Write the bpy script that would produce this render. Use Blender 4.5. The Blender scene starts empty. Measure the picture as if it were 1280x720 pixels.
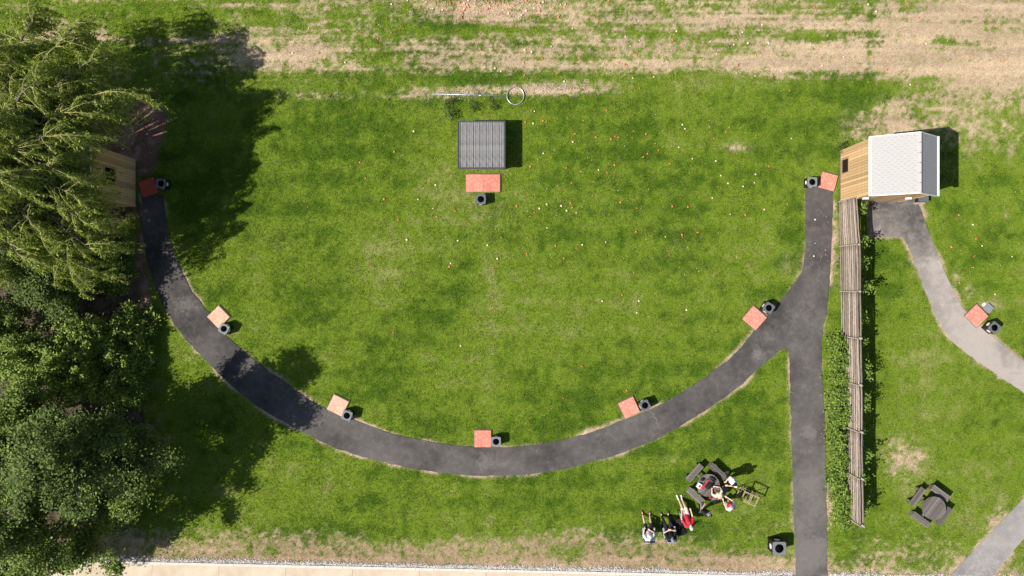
import bpy, bmesh, math, random
import numpy as np
from mathutils import Vector, Matrix, geometry

# ------------------------------------------------------------------ camera, sky, sun, exposure
scene = bpy.context.scene
col = scene.collection
H = 36.8                       # drone height; 24 mm equivalent lens looking straight down
S = 27.6 / 640.0               # metres per photo pixel on the ground
cam_data = bpy.data.cameras.new('camera')
cam_data.sensor_width = 36.0
cam_data.lens = 24.0
cam_data.clip_end = 2000
cam = bpy.data.objects.new('camera', cam_data)
cam.location = (0, 0, H)
col.objects.link(cam)
scene.camera = cam

SUN_EL, SUN_DIR = 45.5, 17.0   # elevation; shadows run this many degrees up from the photo's right
world = bpy.data.worlds.new('World')
scene.world = world
world.use_nodes = True
wn = world.node_tree
sky = wn.nodes.new('ShaderNodeTexSky')
sky.sky_type = 'NISHITA'
sky.sun_disc = False
sky.sun_elevation = math.radians(SUN_EL)
sky.sun_rotation = math.radians(270 - SUN_DIR)
bg = wn.nodes['Background']
bg.inputs['Strength'].default_value = 0.065
wn.links.new(sky.outputs[0], bg.inputs[0])
sd = bpy.data.lights.new('sun', 'SUN')
sd.energy = 4.6
sd.angle = math.radians(0.53)
sd.color = (1.0, 0.95, 0.87)
sun = bpy.data.objects.new('sun', sd)
e, a = math.radians(SUN_EL), math.radians(SUN_DIR)
sun.rotation_euler = Vector((math.cos(a) * math.cos(e), math.sin(a) * math.cos(e), -math.sin(e))).to_track_quat('-Z', 'Y').to_euler()
sun.location = (-30, -10, 40)
col.objects.link(sun)
scene.view_settings.view_transform = 'Standard'
scene.view_settings.look = 'None'
scene.view_settings.gamma = 1
scene.view_settings.exposure = 0.6

# ------------------------------------------------------------------ helpers
def W(px, py, z=0.0):
    """photo pixel + known height -> world point"""
    k = S * (H - z) / H
    return Vector(((px - 640) * k, (360 - py) * k, z))
def T(px, py):
    """ground-plan pixel -> world xy"""
    return ((px - 640) * S, (360 - py) * S)

def tag(o, label=None, cat=None, group=None, kind=None):
    if label: o['label'] = label
    if cat: o['category'] = cat
    if group: o['group'] = group
    if kind: o['kind'] = kind
    return o
def thing(name, label, cat, loc=(0, 0, 0), rz=0.0, group=None):
    o = bpy.data.objects.new(name, None)
    o.location = loc
    o.rotation_euler = (0, 0, rz)
    o.empty_display_size = 0.1
    col.objects.link(o)
    return tag(o, label, cat, group)
def link(name, me, m=None, parent=None, loc=None, rot=None):
    o = bpy.data.objects.new(name, me)
    if m is not None and not me.materials:
        me.materials.append(m)
    if parent is not None: o.parent = parent
    if loc is not None: o.location = loc
    if rot is not None: o.rotation_euler = rot
    col.objects.link(o)
    return o

class MB:
    def __init__(s): s.v, s.f, s.sm = [], [], []
    def add(s, vs, fs, smooth=False):
        b = len(s.v)
        s.v += [tuple(p) for p in vs]
        s.f += [tuple(b + i for i in f) for f in fs]
        s.sm += [smooth] * len(fs)
        return s
    def box(s, c, d, rz=0.0, M=None):
        x, y, z = d[0] / 2, d[1] / 2, d[2] / 2
        vs = [Vector(p) for p in ((-x,-y,-z),(x,-y,-z),(x,y,-z),(-x,y,-z),(-x,-y,z),(x,-y,z),(x,y,z),(-x,y,z))]
        if rz: 
            R = Matrix.Rotation(rz, 3, 'Z'); vs = [R @ p for p in vs]
        if M is not None: vs = [M @ p for p in vs]
        vs = [p + Vector(c) for p in vs]
        return s.add(vs, [(0,3,2,1),(4,5,6,7),(0,1,5,4),(1,2,6,5),(2,3,7,6),(3,0,4,7)])
    def prism(s, poly, z0, z1):
        n = len(poly)
        vs = [(p[0], p[1], z0) for p in poly] + [(p[0], p[1], z1) for p in poly]
        fs = [tuple(reversed(range(n))), tuple(range(n, 2 * n))]
        fs += [(i, (i + 1) % n, n + (i + 1) % n, n + i) for i in range(n)]
        return s.add(vs, fs)
    def tube(s, pts, rad, seg=8, smooth=True):
        pts = [Vector(p) for p in pts]
        if not isinstance(rad, (list, tuple)): rad = [rad] * len(pts)
        vs, fs = [], []
        prev = None
        for i, p in enumerate(pts):
            d = (pts[min(i + 1, len(pts) - 1)] - pts[max(i - 1, 0)])
            d = d.normalized() if d.length > 1e-9 else Vector((0, 0, 1))
            if prev is None:
                u = d.orthogonal().normalized()
            else:
                u = prev - d * prev.dot(d)
                u = u.normalized() if u.length > 1e-6 else d.orthogonal().normalized()
            prev = u
            w = d.cross(u)
            for k in range(seg):
                t = 2 * math.pi * k / seg
                vs.append(p + (u * math.cos(t) + w * math.sin(t)) * rad[i])
        n = len(pts)
        for i in range(n - 1):
            for k in range(seg):
                k2 = (k + 1) % seg
                fs.append((i*seg+k, i*seg+k2, (i+1)*seg+k2, (i+1)*seg+k))
        fs.append(tuple(reversed(range(seg))))
        fs.append(tuple((n - 1) * seg + k for k in range(seg)))
        return s.add(vs, fs, smooth)
    def capsule(s, a, b, ra, rb, seg=12, ring=4):
        a, b = Vector(a), Vector(b)
        d = b - a
        L = d.length
        d = d.normalized() if L > 1e-6 else Vector((0, 0, 1))
        pts, rs = [], []
        for i in range(ring + 1):
            t = math.pi / 2 * (1 - i / ring)
            pts.append(a - d * ra * math.sin(t)); rs.append(max(ra * math.cos(t), ra * 0.05))
        for i in range(ring + 1):
            t = math.pi / 2 * i / ring
            pts.append(b + d * rb * math.sin(t)); rs.append(max(rb * math.cos(t), rb * 0.05))
        u = d.orthogonal().normalized(); w = d.cross(u)
        vs = []
        for p, r in zip(pts, rs):
            for k in range(seg):
                t = 2 * math.pi * k / seg
                vs.append(p + (u * math.cos(t) + w * math.sin(t)) * r)
        n = len(pts)
        fs = [(i*seg+k, i*seg+(k+1)%seg, (i+1)*seg+(k+1)%seg, (i+1)*seg+k) for i in range(n-1) for k in range(seg)]
        fs.append(tuple(reversed(range(seg)))); fs.append(tuple((n-1)*seg+k for k in range(seg)))
        return s.add(vs, fs, True)
    def ellipsoid(s, c, r, seg=14, ring=9, M=None, zmin=-1.0):
        vs, fs = [], []
        for i in range(ring + 1):
            t = math.acos(max(-1, min(1, 1 - (1 - zmin) * i / ring)))
            for k in range(seg):
                f = 2 * math.pi * k / seg
                st = max(math.sin(t), 0.02)
                p = Vector((r[0]*st*math.cos(f), r[1]*st*math.sin(f), r[2]*math.cos(t)))
                if M is not None: p = M @ p
                vs.append(p + Vector(c))
        for i in range(ring):
            for k in range(seg):
                fs.append((i*seg+k, (i+1)*seg+k, (i+1)*seg+(k+1)%seg, i*seg+(k+1)%seg))
        fs.append(tuple(range(seg))); fs.append(tuple(reversed([ring*seg+k for k in range(seg)])))
        return s.add(vs, fs, True)
    def lathe(s, prof, seg=24, c=(0, 0, 0), smooth=True):
        vs, fs = [], []
        for r, z in prof:
            for k in range(seg):
                t = 2 * math.pi * k / seg
                vs.append((c[0] + r * math.cos(t), c[1] + r * math.sin(t), c[2] + z))
        for i in range(len(prof) - 1):
            for k in range(seg):
                fs.append((i*seg+k, i*seg+(k+1)%seg, (i+1)*seg+(k+1)%seg, (i+1)*seg+k))
        if prof[0][0] > 1e-6: fs.append(tuple(reversed(range(seg))))
        if prof[-1][0] > 1e-6: fs.append(tuple((len(prof)-1)*seg+k for k in range(seg)))
        return s.add(vs, fs, smooth)
    def mesh(s, name, m=None):
        me = bpy.data.meshes.new(name)
        me.from_pydata(s.v, [], s.f)
        me.polygons.foreach_set('use_smooth', s.sm)
        if m is not None: me.materials.append(m)
        me.update()
        return me
    def build(s, name, m, parent=None, loc=None, rot=None):
        return link(name, s.mesh(name, m), None, parent, loc, rot)

def np_mesh(name, V, F, m, colors=None, smooth=False):
    """V (n,3), F (k,c) equal-size faces"""
    me = bpy.data.meshes.new(name)
    n, (k, c) = len(V), F.shape
    me.vertices.add(n)
    me.vertices.foreach_set('co', np.ascontiguousarray(V, dtype=np.float32).ravel())
    me.loops.add(k * c)
    me.loops.foreach_set('vertex_index', np.ascontiguousarray(F, dtype=np.int32).ravel())
    me.polygons.add(k)
    me.polygons.foreach_set('loop_start', np.arange(0, k * c, c, dtype=np.int32))
    me.polygons.foreach_set('loop_total', np.full(k, c, dtype=np.int32))
    if smooth: me.polygons.foreach_set('use_smooth', np.ones(k, dtype=bool))
    if colors is not None:
        at = me.color_attributes.new('tint', 'FLOAT_COLOR', 'POINT')
        ca = np.ones((n, 4), dtype=np.float32); ca[:, :3] = colors
        at.data.foreach_set('color', ca.ravel())
    me.materials.append(m)
    me.update(calc_edges=True)
    return me

# ---- numpy noise
_tab = np.random.RandomState(7).rand(256, 256)
def vn(x, y, sc, seed=0):
    x = x / sc + seed * 17.31; y = y / sc + seed * 9.77
    xi = np.floor(x).astype(int); yi = np.floor(y).astype(int)
    fx = x - xi; fy = y - yi
    fx = fx * fx * (3 - 2 * fx); fy = fy * fy * (3 - 2 * fy)
    g = lambda i, j: _tab[(i) % 256, (j) % 256]
    return (g(xi, yi) * (1-fx) + g(xi+1, yi) * fx) * (1-fy) + (g(xi, yi+1) * (1-fx) + g(xi+1, yi+1) * fx) * fy
def fbm(x, y, sc, seed=0, o=4):
    t, amp, tot = 0, 1.0, 0
    for i in range(o):
        t = t + amp * vn(x, y, sc / 2 ** i, seed + i * 3); tot += amp; amp *= 0.55
    return t / tot
def sstep(a, b, x):
    t = np.clip((x - a) / (b - a), 0, 1)
    return t * t * (3 - 2 * t)
def inside(poly, x, y):
    r = np.zeros(x.shape, dtype=bool)
    n = len(poly)
    for i in range(n):
        x1, y1 = poly[i]; x2, y2 = poly[(i + 1) % n]
        if y1 == y2: continue
        c = (y1 > y) != (y2 > y)
        r ^= c & (x < (x2 - x1) * (y - y1) / (y2 - y1) + x1)
    return r
def seg_dist(lines, x, y):
    d = np.full(x.shape, 1e9)
    for ln in lines:
        for (x1, y1), (x2, y2) in zip(ln[:-1], ln[1:]):
            dx, dy = x2 - x1, y2 - y1
            L = dx * dx + dy * dy
            if L < 1e-9: continue
            t = np.clip(((x - x1) * dx + (y - y1) * dy) / L, 0, 1)
            d = np.minimum(d, np.hypot(x - x1 - t * dx, y - y1 - t * dy))
    return d

# ---- materials
def nodes(name):
    m = bpy.data.materials.new(name)
    m.use_nodes = True
    nt = m.node_tree
    return m, nt, nt.nodes['Principled BSDF']
def mat(name, c, rough=0.7, var=0.25, scale=8.0, metal=0.0, bump=0.0, bscale=40.0, c2=None, stretch=(1, 1, 1), spec=0.3, coords='Object'):
    m, nt, b = nodes(name)
    N, L = nt.nodes.new, nt.links.new
    tc = N('ShaderNodeTexCoord')
    mp = N('ShaderNodeMapping'); mp.inputs['Scale'].default_value = stretch
    L(tc.outputs[coords], mp.inputs[0])
    nz = N('ShaderNodeTexNoise'); nz.inputs['Scale'].default_value = scale; nz.inputs['Detail'].default_value = 6; nz.inputs['Roughness'].default_value = 0.65
    L(mp.outputs[0], nz.inputs['Vector'])
    rp = N('ShaderNodeValToRGB')
    lo = [x * (1 - var) for x in c]; hi = [min(1, x * (1 + var)) for x in (c2 or c)]
    if c2: lo = list(c); hi = list(c2)
    rp.color_ramp.elements[0].position = 0.32; rp.color_ramp.elements[1].position = 0.68
    rp.color_ramp.elements[0].color = (*lo, 1); rp.color_ramp.elements[1].color = (*hi, 1)
    L(nz.outputs['Fac'], rp.inputs[0]); L(rp.outputs[0], b.inputs['Base Color'])
    b.inputs['Roughness'].default_value = rough
    b.inputs['Metallic'].default_value = metal
    b.inputs['Specular IOR Level'].default_value = spec
    if bump:
        n2 = N('ShaderNodeTexNoise'); n2.inputs['Scale'].default_value = bscale; n2.inputs['Detail'].default_value = 4
        L(mp.outputs[0], n2.inputs['Vector'])
        bp = N('ShaderNodeBump'); bp.inputs['Strength'].default_value = bump; bp.inputs['Distance'].default_value = 0.01
        L(n2.outputs['Fac'], bp.inputs['Height']); L(bp.outputs[0], b.inputs['Normal'])
    return m
def per_object(m, amt):
    """vary the brightness from piece to piece"""
    nt = m.node_tree; b = nt.nodes['Principled BSDF']; N, L = nt.nodes.new, nt.links.new
    src = b.inputs['Base Color'].links[0].from_socket
    oi = N('ShaderNodeObjectInfo'); mr = N('ShaderNodeMapRange'); mr.inputs[3].default_value = 1 - amt; mr.inputs[4].default_value = 1 + amt
    L(oi.outputs['Random'], mr.inputs[0])
    vm = N('ShaderNodeVectorMath'); vm.operation = 'SCALE'; L(src, vm.inputs[0]); L(mr.outputs[0], vm.inputs['Scale'])
    L(vm.outputs[0], b.inputs['Base Color'])
    return m
def tint_mat(name, rough=0.8, trans=0.0, noise=None, bump=None, spec=0.2):
    """colour from the mesh's own 'tint' attribute, with optional fine noise"""
    m, nt, b = nodes(name)
    N, L = nt.nodes.new, nt.links.new
    at = N('ShaderNodeVertexColor'); at.layer_name = 'tint'
    out = at.outputs[0]
    tc = N('ShaderNodeTexCoord')
    if noise:
        sc, amt = noise
        nz = N('ShaderNodeTexNoise'); nz.inputs['Scale'].default_value = sc; nz.inputs['Detail'].default_value = 5; nz.inputs['Roughness'].default_value = 0.7
        L(tc.outputs['Object'], nz.inputs['Vector'])
        mr = N('ShaderNodeMapRange'); mr.inputs[1].default_value = 0.3; mr.inputs[2].default_value = 0.7; mr.inputs[3].default_value = 1 - amt; mr.inputs[4].default_value = 1 + amt
        L(nz.outputs['Fac'], mr.inputs[0])
        vm = N('ShaderNodeVectorMath'); vm.operation = 'SCALE'
        L(out, vm.inputs[0]); L(mr.outputs[0], vm.inputs['Scale'])
        out = vm.outputs[0]
    L(out, b.inputs['Base Color'])
    b.inputs['Roughness'].default_value = rough
    b.inputs['Specular IOR Level'].default_value = spec
    if bump:
        n2 = N('ShaderNodeTexNoise'); n2.inputs['Scale'].default_value = bump[0]; n2.inputs['Detail'].default_value = 4
        L(tc.outputs['Object'], n2.inputs['Vector'])
        bp = N('ShaderNodeBump'); bp.inputs['Strength'].default_value = bump[1]; bp.inputs['Distance'].default_value = 0.03
        L(n2.outputs['Fac'], bp.inputs['Height']); L(bp.outputs[0], b.inputs['Normal'])
    if trans:
        tr = N('ShaderNodeBsdfTranslucent'); L(out, tr.inputs[0])
        mx = N('ShaderNodeMixShader'); mx.inputs[0].default_value = trans
        L(b.outputs[0], mx.inputs[1]); L(tr.outputs[0], mx.inputs[2])
        L(mx.outputs[0], nt.nodes['Material Output'].inputs[0])
    return m

rng = np.random.RandomState(11)
rnd = random.Random(5)
M_ground = tint_mat('turf_soil', 0.95, 0, (14, 0.35), (30, 0.6), 0.1)
M_grass = tint_mat('grass_blades', 0.75, 0.25, None, None, 0.15)
M_leaf = tint_mat('leaves', 0.6, 0.36, None, None, 0.25)
M_bark = mat('bark', (0.09, 0.07, 0.05), 0.9, c2=(0.2, 0.17, 0.13), scale=12, stretch=(3, 3, 0.6), bump=0.6)
M_bark_pale = mat('willow_twig_bark', (0.30, 0.27, 0.10), 0.8, c2=(0.50, 0.46, 0.20), scale=9)
M_wood = mat('cladding_wood', (0.37, 0.225, 0.105), 0.75, c2=(0.56, 0.385, 0.21), scale=5, stretch=(9, 9, 1.1), bump=0.3)
per_object(M_wood, 0.28)
M_wood_core = mat('sheathing', (0.10, 0.07, 0.045), 0.85)
M_white = mat('white_paint', (0.75, 0.75, 0.74), 0.5, 0.06)
M_shingle = mat('mineral_felt', (0.33, 0.32, 0.31), 0.9, c2=(0.43, 0.42, 0.41), scale=22, bump=0.4, bscale=120)
M_steel = mat('roof_sheet_grey', (0.20, 0.195, 0.19), 0.6, 0.3, 2.5, metal=0.0, bump=0.1)
M_steel_d = mat('roof_trim_grey', (0.06, 0.07, 0.08), 0.5, 0.15)
M_pole = mat('weathered_pole', (0.15, 0.115, 0.085), 0.9, c2=(0.36, 0.30, 0.25), scale=7, stretch=(8, 0.7, 8), bump=0.5)
per_object(M_pole, 0.35)
M_post = mat('pale_post', (0.32, 0.27, 0.22), 0.9, 0.3)
M_plastic = mat('black_plastic', (0.018, 0.016, 0.015), 0.55, 0.35, 6)
M_bintop = mat('grey_plastic_top', (0.15, 0.155, 0.165), 0.6, 0.25, 14)
per_object(M_bintop, 0.3)
M_black = mat('liner_black', (0.004, 0.004, 0.004), 1.0, spec=0.0)
M_sticker = mat('white_sticker', (0.7, 0.68, 0.64), 0.5, 0.08)
M_slab = mat('dark_paver', (0.12, 0.10, 0.085), 0.9, 0.35)
M_rubber = mat('red_rubber_mat', (0.52, 0.135, 0.095), 0.9, c2=(0.66, 0.32, 0.24), scale=7.0, bump=0.4, bscale=90)
M_rubber_d = mat('red_rubber_mat_new', (0.48, 0.075, 0.05), 0.9, c2=(0.56, 0.12, 0.085), scale=5, bump=0.4, bscale=90)
M_rubber_f = mat('faded_rubber_mat', (0.62, 0.30, 0.21), 0.9, c2=(0.70, 0.54, 0.40), scale=6.0, bump=0.4, bscale=90)
for m_ in (M_rubber, M_rubber_f): per_object(m_, 0.1)
M_zinc = mat('galvanised_steel', (0.5, 0.51, 0.53), 0.35, 0.15, metal=0.6)
M_recycled = mat('grey_brown_plank', (0.105, 0.088, 0.078), 0.75, c2=(0.2, 0.175, 0.16), scale=6, stretch=(1.2, 9, 9), bump=0.2)
per_object(M_recycled, 0.35)
M_frame = mat('black_frame', (0.02, 0.02, 0.022), 0.5)
M_pine = mat('pine_batten', (0.36, 0.28, 0.17), 0.8, 0.35)
M_dark = mat('dark_interior', (0.012, 0.010, 0.009), 0.9)
M_clay = mat('clay_orange', (0.75, 0.20, 0.085), 0.7, 0.2, 20)
M_clay_p = mat('clay_pale', (0.85, 0.60, 0.47), 0.7, 0.12, 20)
M_gravel = tint_mat('gravel_stones', 0.9)

# ------------------------------------------------------------------ paths (outlines in ground-plan pixels)
def smooth_line(pts, step=6.0):
    """Catmull-Rom through pixel points"""
    P = [pts[0]] + list(pts) + [pts[-1]]
    out = []
    for i in range(1, len(P) - 2):
        p0, p1, p2, p3 = [np.array(q, float) for q in P[i-1:i+3]]
        n = max(1, int(np.hypot(*(p2 - p1)) / step))
        for k in range(n):
            t = k / n
            out.append(0.5 * ((2*p1) + (-p0+p2)*t + (2*p0-5*p1+4*p2-p3)*t*t + (-p0+3*p1-3*p2+p3)*t**3))
    out.append(np.array(pts[-1], float))
    return out
def rough_edge(pts, amp=0.5, seed=0):
    r = []
    for i, p in enumerate(pts):
        q = np.array(p) + (vn(np.array([p[0]]), np.array([p[1]]), 4.0, seed)[0] - 0.5) * 2 * amp * np.array([1, 0.6]) \
            + (vn(np.array([p[0]]), np.array([p[1]]), 4.0, seed + 5)[0] - 0.5) * 2 * amp * np.array([0.6, -1])
        r.append(tuple(q))
    return r
outer = [(177,244),(178,262),(180,304),(194,358),(219,407),(254,447),(290,482),(330,513),(380,541),(410,556),(447.5,569.5),(500,582.5),
         (540,589.5),(580,593.5),(617,595),(655,593),(700,587.5),(744,576.5),(783,564),(824,547),(869,521),(916,489),(944,465),(960.5,450),(977,437)]
inner = [(204,244),(205,255),(214,304),(236.5,358),(261,391),(288,424),(321,453),(357,478),(380,496),(406,510),(446,526.5),(492.5,542.5),(540,552.5),
         (580,558),(631,559),(667,556),(700,550.5),(735.5,541.5),(776,526),(816,510),(852,490),(894,462.5),(921.7,439),(944,412),(983,367),
         (1001,341),(1006,318),(1007,292),(1006.5,234)]
down_l = [(985,436.5),(987,455),(989,539),(991,600),(995,719.4)]
down_r = [(1034,719.8),(1033,647),(1031.7,547),(1028,480),(1027,424),(1034,382),(1038,325),(1041,242),(1041,232)]
E1 = rough_edge(smooth_line(outer), 0.8, 1)
E2 = rough_edge(smooth_line(down_l), 0.8, 2)
E3 = rough_edge(smooth_line(down_r), 0.8, 3)
E4 = rough_edge(smooth_line(inner), 0.8, 4)
path_main = [T(*p) for p in E1 + E2 + E3 + list(reversed(E4))]
r_l = [(1128,296.5),(1138,314),(1154,359),(1170,395),(1185,420.5),(1206,440),(1250,471),(1280,491),(1330,524)]
r_r = [(1330,482),(1280,451),(1250,428),(1224,406),(1203,384),(1184.7,348),(1166.6,305),(1148.6,256),(1146,247)]
E5 = rough_edge(smooth_line(r_l), 0.4, 5)
E6 = rough_edge(smooth_line(r_r), 0.4, 6)
path_east = [T(*p) for p in [(1086,247),(1086,295.5)] + E5 + E6]
s_l = [(1187,720),(1228,676.6),(1280,622.5),(1330,570)]
s_r = [(1330,622),(1280,673),(1241,719)]
E7 = rough_edge(smooth_line(s_l), 0.4, 7)
E8 = rough_edge(smooth_line(s_r), 0.4, 8)
path_south = [T(*p) for p in [(1184,723.5)] + E7 + E8 + [(1237,724)]]

def asphalt(name, dark, light, worn, stains=()):
    m, nt, b = nodes(name)
    N, L = nt.nodes.new, nt.links.new
    geo = N('ShaderNodeNewGeometry')
    def noise(sc, det=6, rough=0.65):
        n = N('ShaderNodeTexNoise'); n.inputs['Scale'].default_value = sc; n.inputs['Detail'].default_value = det; n.inputs['Roughness'].default_value = rough
        L(geo.outputs['Position'], n.inputs['Vector']); return n.outputs['Fac']
    def mrange(v, a, b_, c, d):
        r = N('ShaderNodeMapRange'); r.inputs[1].default_value = a; r.inputs[2].default_value = b_; r.inputs[3].default_value = c; r.inputs[4].default_value = d
        L(v, r.inputs[0]); return r.outputs[0]
    def math_(op, u, v):
        n = N('ShaderNodeMath'); n.operation = op
        for i, q in enumerate((u, v)):
            if isinstance(q, (int, float)): n.inputs[i].default_value = q
            else: L(q, n.inputs[i])
        return n.outputs[0]
    f = mrange(noise(0.35, 3), 0.35, 0.7, 0.0, 0.6)
    f = math_('ADD', f, mrange(noise(3.0), 0.45, 0.75, 0.0, 0.35))
    if worn:                                            # age of the surfacing: older towards one end
        sp = N('ShaderNodeSeparateXYZ'); L(geo.outputs['Position'], sp.inputs[0])
        for ax, a_, b_, amt in worn:
            f = math_('ADD', f, mrange(sp.outputs[ax], a_, b_, 0.0, amt))
    for (px, py, r, amt) in stains:                     # dusty scuffs with ragged outlines
        d = N('ShaderNodeVectorMath'); d.operation = 'DISTANCE'
        L(geo.outputs['Position'], d.inputs[0]); d.inputs[1].default_value = (*T(px, py), 0.012)
        dn = math_('ADD', d.outputs['Value'], math_('MULTIPLY', math_('SUBTRACT', noise(4.5, 6, .75), 0.5), r * 4.5))
        f = math_('ADD', f, mrange(dn, r * 0.2, r, amt, 0.0))
    mx = N('ShaderNodeMix'); mx.data_type = 'RGBA'
    mx.inputs[6].default_value = (*dark, 1); mx.inputs[7].default_value = (*light, 1)
    L(f, mx.inputs[0]); mx.clamp_factor = True
    fine = mrange(noise(45, 4, 0.8), 0.3, 0.7, 0.72, 1.3)
    vm = N('ShaderNodeVectorMath'); vm.operation = 'SCALE'
    L(mx.outputs[2], vm.inputs[0]); L(fine, vm.inputs['Scale'])
    # pale stone chips
    vo = N('ShaderNodeTexVoronoi'); vo.inputs['Scale'].default_value = 9.0
    L(geo.outputs['Position'], vo.inputs['Vector'])
    chip = mrange(vo.outputs['Distance'], 0.05, 0.09, 1.0, 0.0)
    sel = N('ShaderNodeSeparateColor'); L(vo.outputs['Color'], sel.inputs[0])
    chip = math_('MULTIPLY', chip, mrange(sel.outputs[0], 0.78, 0.84, 0.0, 0.7))
    # hairline cracks that come and go
    vc = N('ShaderNodeTexVoronoi'); vc.feature = 'DISTANCE_TO_EDGE'; vc.inputs['Scale'].default_value = 0.42
    wp = N('ShaderNodeVectorMath'); wp.operation = 'ADD'
    nv = N('ShaderNodeTexNoise'); nv.inputs['Scale'].default_value = 1.4; nv.inputs['Detail'].default_value = 5
    L(geo.outputs['Position'], nv.inputs['Vector']); L(geo.outputs['Position'], wp.inputs[0]); L(nv.outputs['Color'], wp.inputs[1])
    L(wp.outputs[0], vc.inputs['Vector'])
    ck = math_('MULTIPLY', mrange(vc.outputs['Distance'], 0.002, 0.009, 0.42, 0.0), mrange(noise(0.5, 2), 0.54, 0.64, 0.0, 1.0))
    mc = N('ShaderNodeMix'); mc.data_type = 'RGBA'; L(ck, mc.inputs[0]); L(vm.outputs[0], mc.inputs[6]); mc.inputs[7].default_value = (0.30, 0.27, 0.24, 1)
    vm = mc
    m2 = N('ShaderNodeMix'); m2.data_type = 'RGBA'; L(chip, m2.inputs[0]); L(vm.outputs[2], m2.inputs[6]); m2.inputs[7].default_value = (0.42, 0.38, 0.33, 1)
    L(m2.outputs[2], b.inputs['Base Color'])
    b.inputs['Roughness'].default_value = 0.92
    b.inputs['Specular IOR Level'].default_value = 0.2
    bp = N('ShaderNodeBump'); bp.inputs['Strength'].default_value = 0.5; bp.inputs['Distance'].default_value = 0.008
    L(noise(90, 3), bp.inputs['Height']); L(bp.outputs[0], b.inputs['Normal'])
    return m
M_asph = asphalt('asphalt', (0.034, 0.031, 0.030), (0.150, 0.136, 0.127), [('Y', -4, -16, 0.35), ('X', 10, 16, 0.12)],
                 [(607, 576, 0.6, 0.45), (948, 443, 0.45, 0.6), (232, 383, 0.6, 0.45), (1012, 690, 1.0, 0.4), (1005, 400, 1.1, 0.25), (960, 420, .6, .3), (1012, 540, .5, .5), (1018, 600, .4, .5)])
M_asph_e = asphalt('asphalt_old', (0.075, 0.069, 0.066), (0.37, 0.325, 0.29), [('Y', 3.5, 0.5, 0.42), ('X', 22, 25.5, 0.15)],
                   [(1225, 420, 0.9, 0.5), (1165, 330, 0.6, 0.25)])
M_asph_s = asphalt('asphalt_bleached', (0.2, 0.185, 0.18), (0.40, 0.37, 0.34), [], [(1230, 705, 0.8, 0.3)])

def sheet(name, poly, z0, z1, m):
    tri = geometry.tessellate_polygon([[Vector((x, y, 0)) for x, y in poly]])
    n = len(poly)
    mb = MB()
    vs = [(x, y, z1) for x, y in poly] + [(x, y, z0) for x, y in poly]
    area = sum(poly[i][0]*poly[(i+1)%n][1]-poly[(i+1)%n][0]*poly[i][1] for i in range(n))
    fs = []
    for t in tri:
        p, q, r = [Vector(vs[i]) for i in t]
        fs.append(tuple(t) if (q - p).cross(r - p).z > 0 else tuple(reversed(t)))
    for i in range(n):
        j = (i + 1) % n
        fs.append((i, n + i, n + j, j) if area > 0 else (i, j, n + j, n + i))
    mb.add(vs, fs)
    return tag(mb.build(name, m), kind='structure')
sheet('path', path_main, -0.05, 0.014, M_asph)
sheet('path', path_east, -0.05, 0.012, M_asph_e)
sheet('path', path_south, -0.05, 0.012, M_asph_s)

# ------------------------------------------------------------------ concrete track and kerb along the foot of the picture
def kerb_y(px): return 700.5 + (px - 121.5) * (718.5 - 700.5) / (935 - 121.5)
k0, k1 = -300, 1600
M_conc = mat('concrete', (0.47, 0.38, 0.275), 0.9, c2=(0.60, 0.50, 0.38), scale=1.1, bump=0.2, spec=0.15)
M_kerb = mat('kerb_concrete', (0.60, 0.54, 0.47), 0.9, 0.15, 5)
conc_poly = [T(k0, kerb_y(k0) + 3.6), T(k0, 900), T(k1, 900), T(k1, kerb_y(k1) + 3.6)]
cp = thing('concrete_track', None, None)
cp.name = 'concrete_track'; tag(cp, kind='structure')
ang = -math.atan2((kerb_y(1000) - kerb_y(0)), 1000)
bay = 3.6
M_joint = mat('joint_dirt', (0.1, 0.08, 0.06), 0.95)
for i in range(18):                                     # cast bays with open joints, then the kerb stones
    px0 = -60 + i * bay / S
    x, y = T(px0 + bay / S / 2, kerb_y(px0 + bay / S / 2) + 3.8)
    MB().box((0, -2.6, 0), (bay - 0.012, 5.2, 0.14)).build('concrete_bay', M_conc, cp, (x, y, -0.055), (0, 0, ang))
kerb = tag(bpy.data.objects.new('kerb', None), kind='structure'); col.objects.link(kerb)
kme = None
for i in range(64):
    px0 = -60 + i * 0.98 / S
    x, y = T(px0, kerb_y(px0) + 1.8)
    if kme is None:
        kme = MB().box((0, 0, 0), (0.967, 0.14, 0.2)).mesh('kerb_stone', M_kerb)
    link('kerb_stone', kme, None, kerb, (x, y, -0.055 + rnd.uniform(-.004, .006)), (0, 0, ang + rnd.uniform(-.003, .003)))

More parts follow.
